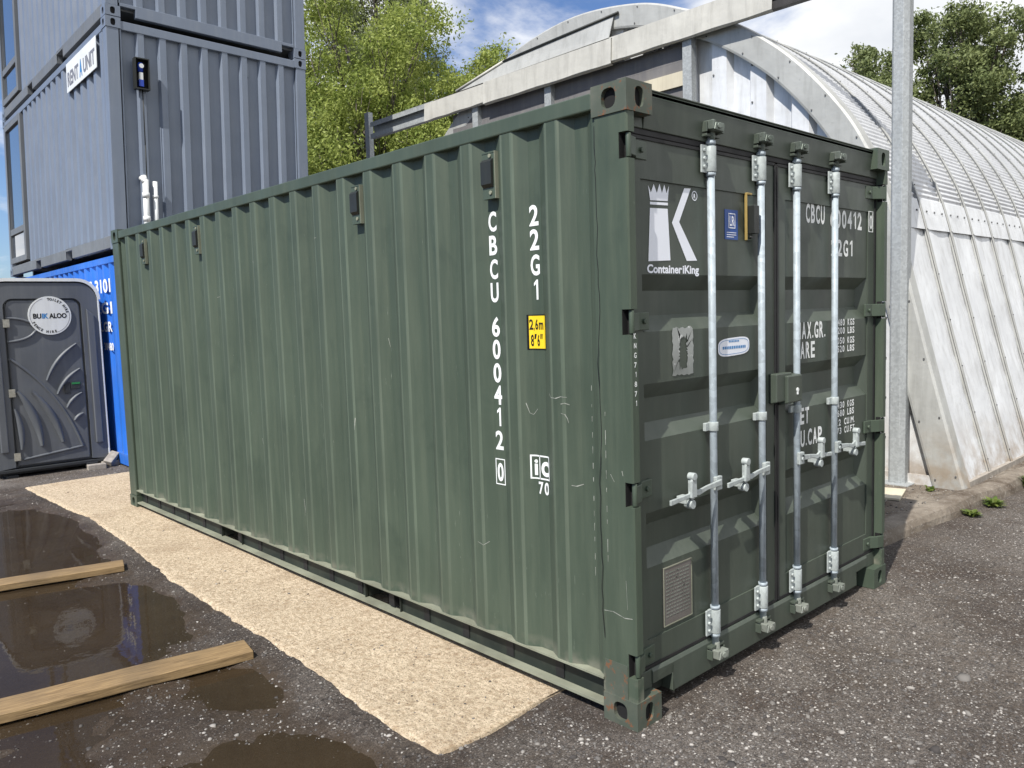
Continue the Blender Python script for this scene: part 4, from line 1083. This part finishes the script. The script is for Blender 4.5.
# gable wall of deep vertical sheeting
gp, gf = corr_pts(.40, 8.9, .60, .44, .17, .045, .07)
def arch_z(y):
    yy_ = y if y <= CY else 2*CY-y
    return float(np.interp(yy_, [p.x for p in prof if p.x <= CY], [p.y for p in prof if p.x <= CY]))
mb = MB(); gq = []
for (a, d), (b, e) in zip(gp, gp[1:]):
    k = max(1, int((b-a)/.04))
    for t in range(k): gq.append((a+(b-a)*t/k, d+(e-d)*t/k))
gq.append(gp[-1])
rows = [[(4.945+d-5, y-4.65, .0) for y, d in gq], [(4.945+d-5, y-4.65, max(.02, arch_z(y)-.1-.09)) for y, d in gq]]
mb.sheet(rows); mb.build('gable_wall', 'hut_white', hut)
mb = MB()
for k in range(-1, 20):
    y = .60+.44*k-.02
    if y < .5: continue
    z = .4
    while z < arch_z(y)-.35: mb.tube((4.946-5, y-4.65, z), (4.935-5, y-4.65, z), .010, n=6); z += .36
mb.build('gable_bolts', 'bolt', hut)
MB().box(4.91-5, .45-4.65, -.0, 4.94-5, 8.8-4.65, .09).build('base_trim', 'hut_white', hut)
MB().box(20.9-5, -4.0, 0, 21.0-5, 4.0, 3.2).build('rear_wall', 'hut_white', hut)
rr = random.Random(6)
mb = MB()
mb.box(.05, .34-4.65, -.06, 16, .52-4.65, .05); mb.build('sole_plate', 'brick', hut)

# ================================================================== CANOPY FRAME IN FRONT OF THE HUT
can = empty('steel_canopy', (4.87, .9, .09), label='galvanised posts carrying a long pale sheeted beam across the front of the hut', cat='canopy')
def CP(x, y, z): return (x-4.87, y-.9, z-.09)
def cbox(mb, x0, y0, z0, x1, y1, z1, m=0): a = CP(x0, y0, z0); b = CP(x1, y1, z1); mb.box(*a, *b, m)
# front post, chamfered hollow section
w, c = .069, .038
sec = [(-w, -w+c), (-w+c, -w), (w-.02, -w), (w, -w+.02), (w, w-.02), (w-.02, w), (-w+.02, w), (-w, w-.02)]
sec = [(a+.01, b-.025) for a, b in sec]; mb = MB(); mb.prism(sec, 'z', 0, 4.66); mb.box(-.12, -.155, -.01, .14, .105, .012); mb.build('post', 'galv_post', can, bevel=.004)
for y, z1 in ((3.02, 4.50), (5.04, 4.50), (6.40, 4.50), (9.0, 4.93)):
    mb = MB(); ww = .055
    for a in ((4.82, y-ww, 4.828, y+ww), (4.828, y-ww, 4.90, y-ww+.008), (4.828, y+ww-.008, 4.90, y+ww)):
        cbox(mb, a[0], a[1], .09, a[2], a[3], z1)
    mb.build('post', 'galv_post', can)
# beam: a channel, dark where sheeted and bare galvanised at its far end
def channel(y0, y1, mt):
    mb = MB()
    cbox(mb, 4.785, y0, 4.50, 4.865, y1, 4.51); cbox(mb, 4.855, y0, 4.511, 4.865, y1, 4.735); cbox(mb, 4.785, y0, 4.736, 4.865, y1, 4.745)
    cbox(mb, 4.785, y0, 4.511, 4.791, y1, 4.57); cbox(mb, 4.785, y0, 4.675, 4.791, y1, 4.735)
    return mb.build('beam', mt, can)
channel(.70, 7.25, 'dark_steel'); channel(7.25, 8.85, 'galv_post')
def fsheet(y0, y1, lo, hi, off, name='fascia_sheet'):
    (xa, za), (xb, zb) = lo, hi
    mb = MB(); n_ = 26; rows = []
    for k in range(n_+1):
        y = y0+(y1-y0)*k/n_; wv = .0035*sin(k*.7+y0)
        rows.append([CP(xa+.03, y, za-.012), CP(xa-off, y, za+wv), CP((xa+xb)/2-off, y, (za+zb)/2+wv*.5), CP(xb-off, y, zb), CP(xb+.05, y, zb+.012)])
    mb.sheet(rows); mb.sheet([[(p[0]+.004, p[1], p[2]-.004) for p in r_] for r_ in rows])
    return mb.build(name, 'fascia', can)
fsheet(2.03, 4.02, (4.765, 4.495), (4.78, 4.760), .0)
fsheet(3.98, 6.15, (4.76, 4.47), (4.775, 4.745), .012)
fsheet(6.10, 7.45, (4.765, 4.495), (4.78, 4.735), .0)
# sloping roof sheet up towards the arch
mb = MB()
q = [CP(4.81, 4.05, 4.775), CP(4.81, 6.75, 4.76), CP(4.868, 5.83, 4.955), CP(4.868, 4.02, 5.02)]
mb.add(q, [(0, 1, 2, 3)]); mb.add([(p[0]+.008, p[1], p[2]-.004) for p in q], [(3, 2, 1, 0)])
mb.build('roof_sheet', 'hut_rim', can)
mb = MB(); mb.tube(CP(4.862, 3.95, 5.03), CP(4.862, 5.86, 4.96), .016, n=6); mb.build('roof_edge', 'black_plastic', can)
mb = MB(); mb.tube(CP(4.81, 6.76, 4.77), CP(4.868, 5.83, 4.965), .02, n=4); mb.build('roof_edge', 'fascia', can)
# siding boards between the posts
mb = MB(); 
for k in range(10):
    z0 = 2.6+k*.19; cbox(mb, 4.885+.008*(k % 2), 3.06, z0, 4.915, 6.95, z0+.186)
mb.build('siding', 'siding', can)
mb = MB(); cbox(mb, 4.86, 3.08, 4.05, 4.884, 4.3, 4.20); mb.build('cream_lit_board', 'cream', can)  # strip added for the sunlit siding, the light put into its colour
mb = MB(); cbox(mb, 4.84, 5.1, 3.98, 4.884, 6.34, 4.05); mb.build('siding_sill', 'fascia', can)
mb = MB()
for k in range(9): y = 2.1+k*.2; mb.tube(CP(4.79, y, 4.50), CP(4.79, y, 4.488), .01, n=6)
mb.build('fascia_bolts', 'bolt', can)

# ================================================================== TREES
def tree(name, base, height, clumps, nleaf, ls, matk, label, group, seed, trunk_r=.18, cat='tree'):
    r = np.random.default_rng(seed); rnd = random.Random(seed)
    root = empty(name, base, label=label, cat=cat, group=group)
    tb = MB(); top = Vector((0, 0, height*.82)); pts = [Vector((rnd.uniform(-.1, .1)*k, rnd.uniform(-.1, .1)*k, height*.82*k/5)) for k in range(6)]
    tb.path(pts, [trunk_r*(1-.16*k) for k in range(6)], 9)
    for (cx, cy, cz, rx, rz) in clumps:
        k = min(4, max(1, int(cz/height*5)-1)); p0 = pts[k]; p1 = Vector((cx, cy, cz)); m_ = (p0+p1)/2+Vector((0, 0, -.25)); ra = trunk_r*.38
        tb.path([p0, m_, p1], [ra, ra*.65, ra*.25], 6)
        for q in range(5):
            e = p1+Vector((rnd.uniform(-1, 1)*rx, rnd.uniform(-1, 1)*rx, rnd.uniform(-.4, 1)*rz))*.8; tb.path([m_+(p1-m_)*rnd.random(), e], [ra*.3, .008], 4)
    tb.build('trunk', 'bark', root)
    V = []; S = []
    tot = sum(c[3]**2*c[4] for c in clumps)
    for (cx, cy, cz, rx, rz) in clumps:
        nl = int(nleaf*(rx**2*rz)/tot); nsub = max(6, int(nl/60))
        # twigs: sub-clusters near the surface of the clump
        d = r.normal(size=(nsub, 3)); d /= np.linalg.norm(d, axis=1)[:, None]; rad = r.uniform(.45, 1.08, nsub)
        c = np.stack([cx+d[:, 0]*rad*rx, cy+d[:, 1]*rad*rx, cz+d[:, 2]*rad*rz], -1); sh = r.uniform(0, .6, nsub)
        idx = r.integers(0, nsub, nl); ss = r.uniform(.16, .42, nsub)*min(rx, rz)**.5*.75
        p = c[idx]+r.normal(size=(nl, 3))*ss[idx][:, None]*np.array([1, 1, .8])
        V.append(p); S.append(np.clip(sh[idx]+r.uniform(0, .4, nl), 0, 1))
    P_ = np.concatenate(V); S = np.concatenate(S); n = len(P_)
    a = r.normal(size=(n, 3)); a /= np.linalg.norm(a, axis=1)[:, None]; b = np.cross(a, r.normal(size=(n, 3))); b /= np.linalg.norm(b, axis=1)[:, None]
    L = ls*r.uniform(.6, 1.3, n)[:, None]
    q = np.stack([P_-a*L, P_-b*L*.45, P_+a*L, P_+b*L*.45], 1).reshape(-1, 3)
    me = bpy.data.meshes.new('crown'); me.vertices.add(4*n); me.vertices.foreach_set('co', q.ravel()); me.loops.add(4*n); me.loops.foreach_set('vertex_index', np.arange(4*n))
    me.polygons.add(n); me.polygons.foreach_set('loop_start', np.arange(n)*4); me.update(calc_edges=True)
    at = me.attributes.new('shade', 'FLOAT', 'FACE'); at.data.foreach_set('value', S); me.materials.append(M[matk])
    o = bpy.data.objects.new('crown', me); COL.objects.link(o); o.parent = root
    return root
def clumps(seed, n, R_, z0, z1, taper=.5, cr=(.9, 1.5)):
    r = random.Random(seed); out = []
    for k in range(n):
        t = k/(n-1); z = z0+(z1-z0)*t; rr_ = R_*(1-taper*abs(t-.35)*1.6)*r.uniform(.35, .95); a = k*2.4+r.uniform(-.4, .4); s = r.uniform(*cr)*(1-.35*t)
        out.append((rr_*cos(a), rr_*sin(a), z, s, s*.8))
    return out
tg = 'light green trees beyond the yard on the left'
tree('broadleaf_tree', (11.0, 18.6, 0), 11.6, clumps(1, 34, 3.2, 3.4, 10.6, .3), 110000, .058, 'leaf_light', 'broad light green leafy tree beside the grey cabin stack', tg, 21, .16)
tree('broadleaf_tree', (14.4, 22.4, 0), 15.5, clumps(2, 28, 2.4, 6, 15.6, .4, (.9, 1.4)), 75000, .062, 'leaf_grey', 'tall grey green tree rising behind the light green one', tg, 22, .2)
tree('broadleaf_tree', (14.75, 16.9, 0), 9.9, clumps(3, 24, 2.1, 4, 9.7, .85, (.55, 1.0)), 60000, .055, 'leaf_light', 'small pointed light green tree between the taller tree and the hut roof', tg, 23, .1)
tree('broadleaf_tree', (13.0, 17.4, 0), 8.2, clumps(6, 24, 2.4, 3, 8.3, .4, (.7, 1.2)), 60000, .055, 'leaf_light', 'low light green bushy tree showing under the end of the canopy beam', tg, 24, .1)
tg2 = 'dull green trees behind the hut roof'
tree('broadleaf_tree', (34.0, 13.4, 0), 13.6, clumps(4, 20, 2.1, 7, 12.4, .5, (.8, 1.3)), 50000, .085, 'leaf_dark', 'dull green tree behind the hut roof just left of the front post', tg2, 31, .22)
tree('broadleaf_tree', (35.0, 10.2, 0), 14.6, clumps(5, 28, 2.9, 7.5, 13.3, .35, (.8, 1.4)), 70000, .085, 'leaf_dark', 'larger dull green tree with bare limbs showing at the right of the post', tg2, 32, .25)
tree('broadleaf_tree', (37.0, 6.4, 0), 13.0, clumps(7, 18, 2.6, 6.0, 11.8, .4, (.8, 1.4)), 45000, .085, 'leaf_dark', 'dull green tree cut by the right edge of the photograph', tg2, 33, .22)

# ================================================================== SMALL THINGS
def plank(x, y, ang, L, w, th, matk, label, tilt=0):
    n_ = 30; mb = MB(); rows = []
    for k in range(n_+1):
        s = L*k/n_; e = .003*sin(k*.9)
        rows.append([(s, -w/2+e, 0), (s, w/2+e, 0), (s, w/2+e, th), (s, -w/2+e, th), (s, -w/2+e, 0)])
    mb.sheet(rows); mb.add(rows[0][:4], [(0, 1, 2, 3)]); mb.add(rows[-1][:4], [(0, 1, 2, 3)])
    o = mb.build('timber_plank', matk, bevel=.003, label=label, cat='plank', group='wooden planks lying in the puddles'); o.location = (x, y, -.008); o.rotation_euler = (0, tilt, ang); return o
plank(-.74, 1.965, math.atan2(.19, -1.07), 3.2, .185, .044, 'wood', 'nearer and longer wooden plank on the gravel below the big puddle')
plank(-.70, 4.045, math.atan2(.19, -.72), 3.0, .17, .042, 'wood_b', 'farther wooden plank lying across the puddle')
for (x, y, z, rz, rx, lab) in ((.60, 8.62, 0, .3, 0, 'pale brick lying flat by the foot of the toilet'), (.60, 8.60, .072, .7, .35, 'pale brick tilted on top of another brick by the toilet'), (.40, 8.50, 0, -.1, 0, 'pale brick under the right corner of the toilet')):
    o = MB().box(-.1, -.05, 0, .1, .05, .065).build('brick', 'brick', bevel=.006, label=lab, cat='brick', group='loose bricks beside the toilet'); o.location = (x, y, z-.004); o.rotation_euler = (rx, 0 if not rx else -.5, rz)
o = MB().box(-.2, -.16, 0, .2, .16, .02).build('loose_board', 'cream', bevel=.004, label='pale flat board lying on the slab beside the post', cat='board'); o.location = (4.35, .80, .093); o.rotation_euler = (0, 0, .25)

def weed(x, y, z, r_, h, n, label, seed):
    rd = random.Random(seed); mb = MB(); sh = []
    for k in range(n):
        a = rd.uniform(0, 2*pi); l = h*rd.uniform(.5, 1.2); tip = Vector((cos(a)*r_*rd.uniform(.3, 1.1), sin(a)*r_*rd.uniform(.3, 1.1), l*rd.uniform(.2, 1))); b0 = Vector((cos(a)*.02, sin(a)*.02, 0)); w = Vector((-sin(a), cos(a), 0))*rd.uniform(.008, .02)
        m_ = (b0+tip)/2+Vector((0, 0, l*.3))
        mb.add([b0-w*.3, b0+w*.3, m_+w, tip, m_-w], [(0, 1, 2, 3, 4)]); sh.append(rd.random())
    o = mb.build('weed', 'weed', label=label, cat='weed', group='weeds along the kerb'); o.location = (x, y, z)
    at = o.data.attributes.new('shade', 'FLOAT', 'FACE'); at.data.foreach_set('value', sh[:len(o.data.polygons)]+[.5]*max(0, len(o.data.polygons)-len(sh))); return o
weed(4.42, .13, 0, .09, .05, 90, 'low yellowish weed at the foot of the kerb nearest the container', 1)
weed(4.85, .10, 0, .10, .07, 110, 'leafy green weed growing halfway along the kerb', 2)
weed(5.78, .04, 0, .16, .14, 180, 'tallest green weed at the right edge of the photograph', 3)
weed(4.72, .55, .09, .05, .05, 40, 'tiny green weed on the slab before the hut flashing', 4)

# loose stones, one scatter
def stones(n, seed):
    r = np.random.default_rng(seed); t = (1+5**.5)/2
    iv = np.array([(-1, t, 0), (1, t, 0), (-1, -t, 0), (1, -t, 0), (0, -1, t), (0, 1, t), (0, -1, -t), (0, 1, -t), (t, 0, -1), (t, 0, 1), (-t, 0, -1), (-t, 0, 1)])/1.9
    fi = np.array([(0, 11, 5), (0, 5, 1), (0, 1, 7), (0, 7, 10), (0, 10, 11), (1, 5, 9), (5, 11, 4), (11, 10, 2), (10, 7, 6), (7, 1, 8), (3, 9, 4), (3, 4, 2), (3, 2, 6), (3, 6, 8), (3, 8, 9), (4, 9, 5), (2, 4, 11), (6, 2, 10), (8, 6, 7), (9, 8, 1)])
    parts = []; got = 0
    while got < n:
        B = 200000; x = r.uniform(-4, 6.5, B); y = r.uniform(-2.1, 8.6, B); dist = np.hypot(x+2.48, y+1.97)
        ok = r.random(B) < np.minimum(1, (3.4/dist)**1.5)
        ok &= (x > -.3) | (r.random(B) < .38)
        ok &= ~((x > -.1) & (x < 2.7) & (y > 0) & (y < 7.8))
        slab = (x > 2.75) & (y > .42-.075*(np.minimum(x, 9)-3.1))
        ok &= (x < 2.6) | (y < .05) | slab
        ok &= ~slab | ((y < 1.2) & (r.random(B) < .5))
        ons = (x > np.interp(y, [-1, .85, 3.4, 4.2, 5.9, 7.7], [-.66, -.68, -.59, -.51, -.41, -.49])+.03) & (x < .05) & (y > .46) & (y < 7.9)
        ok &= ~ons | (r.random(B) < .05)
        x, y, ons, slab = x[ok], y[ok], ons[ok], slab[ok]
        z = ground_h(x, y); z = np.where(ons, .012, np.where(slab, .094, z))
        sz = .0026*np.exp(r.normal(size=len(x))*.5)+.0012; sz *= np.where(r.random(len(x)) < .012, 2.2, 1)
        k2 = (z >= WATER-.004) | (r.random(len(x)) < .05)
        parts.append(np.stack([x, y, z, sz], -1)[k2]); got += int(k2.sum())
    P_ = np.concatenate(parts)[:n]
    k = len(P_)
    jit = r.uniform(.6, 1.35, (k, 12, 3)); sc = P_[:, 3][:, None, None]*np.stack([r.uniform(.8, 1.4, k), r.uniform(.8, 1.4, k), r.uniform(.45, .9, k)], -1)[:, None, :]
    V = iv[None]*jit*sc; th = r.uniform(0, 2*pi, k); c, s = np.cos(th)[:, None], np.sin(th)[:, None]
    V = np.stack([V[..., 0]*c-V[..., 1]*s, V[..., 0]*s+V[..., 1]*c, V[..., 2]], -1)+P_[:, None, :3]
    F = fi[None]+np.arange(k)[:, None, None]*12
    me = bpy.data.meshes.new('loose_stones'); me.vertices.add(k*12); me.vertices.foreach_set('co', V.ravel()); me.loops.add(F.size); me.loops.foreach_set('vertex_index', F.ravel())
    me.polygons.add(k*20); me.polygons.foreach_set('loop_start', np.arange(k*20)*3); me.update(calc_edges=True)
    at = me.attributes.new('shade', 'FLOAT', 'FACE'); at.data.foreach_set('value', np.repeat(r.uniform(0, 1, k), 20)); me.materials.append(M['stone'])
    o = bpy.data.objects.new('loose_stones', me); COL.objects.link(o); return tag(o, label='loose gravel and small stones scattered over the tarmac', cat='gravel', kind='stuff')
stones(46000, 5)
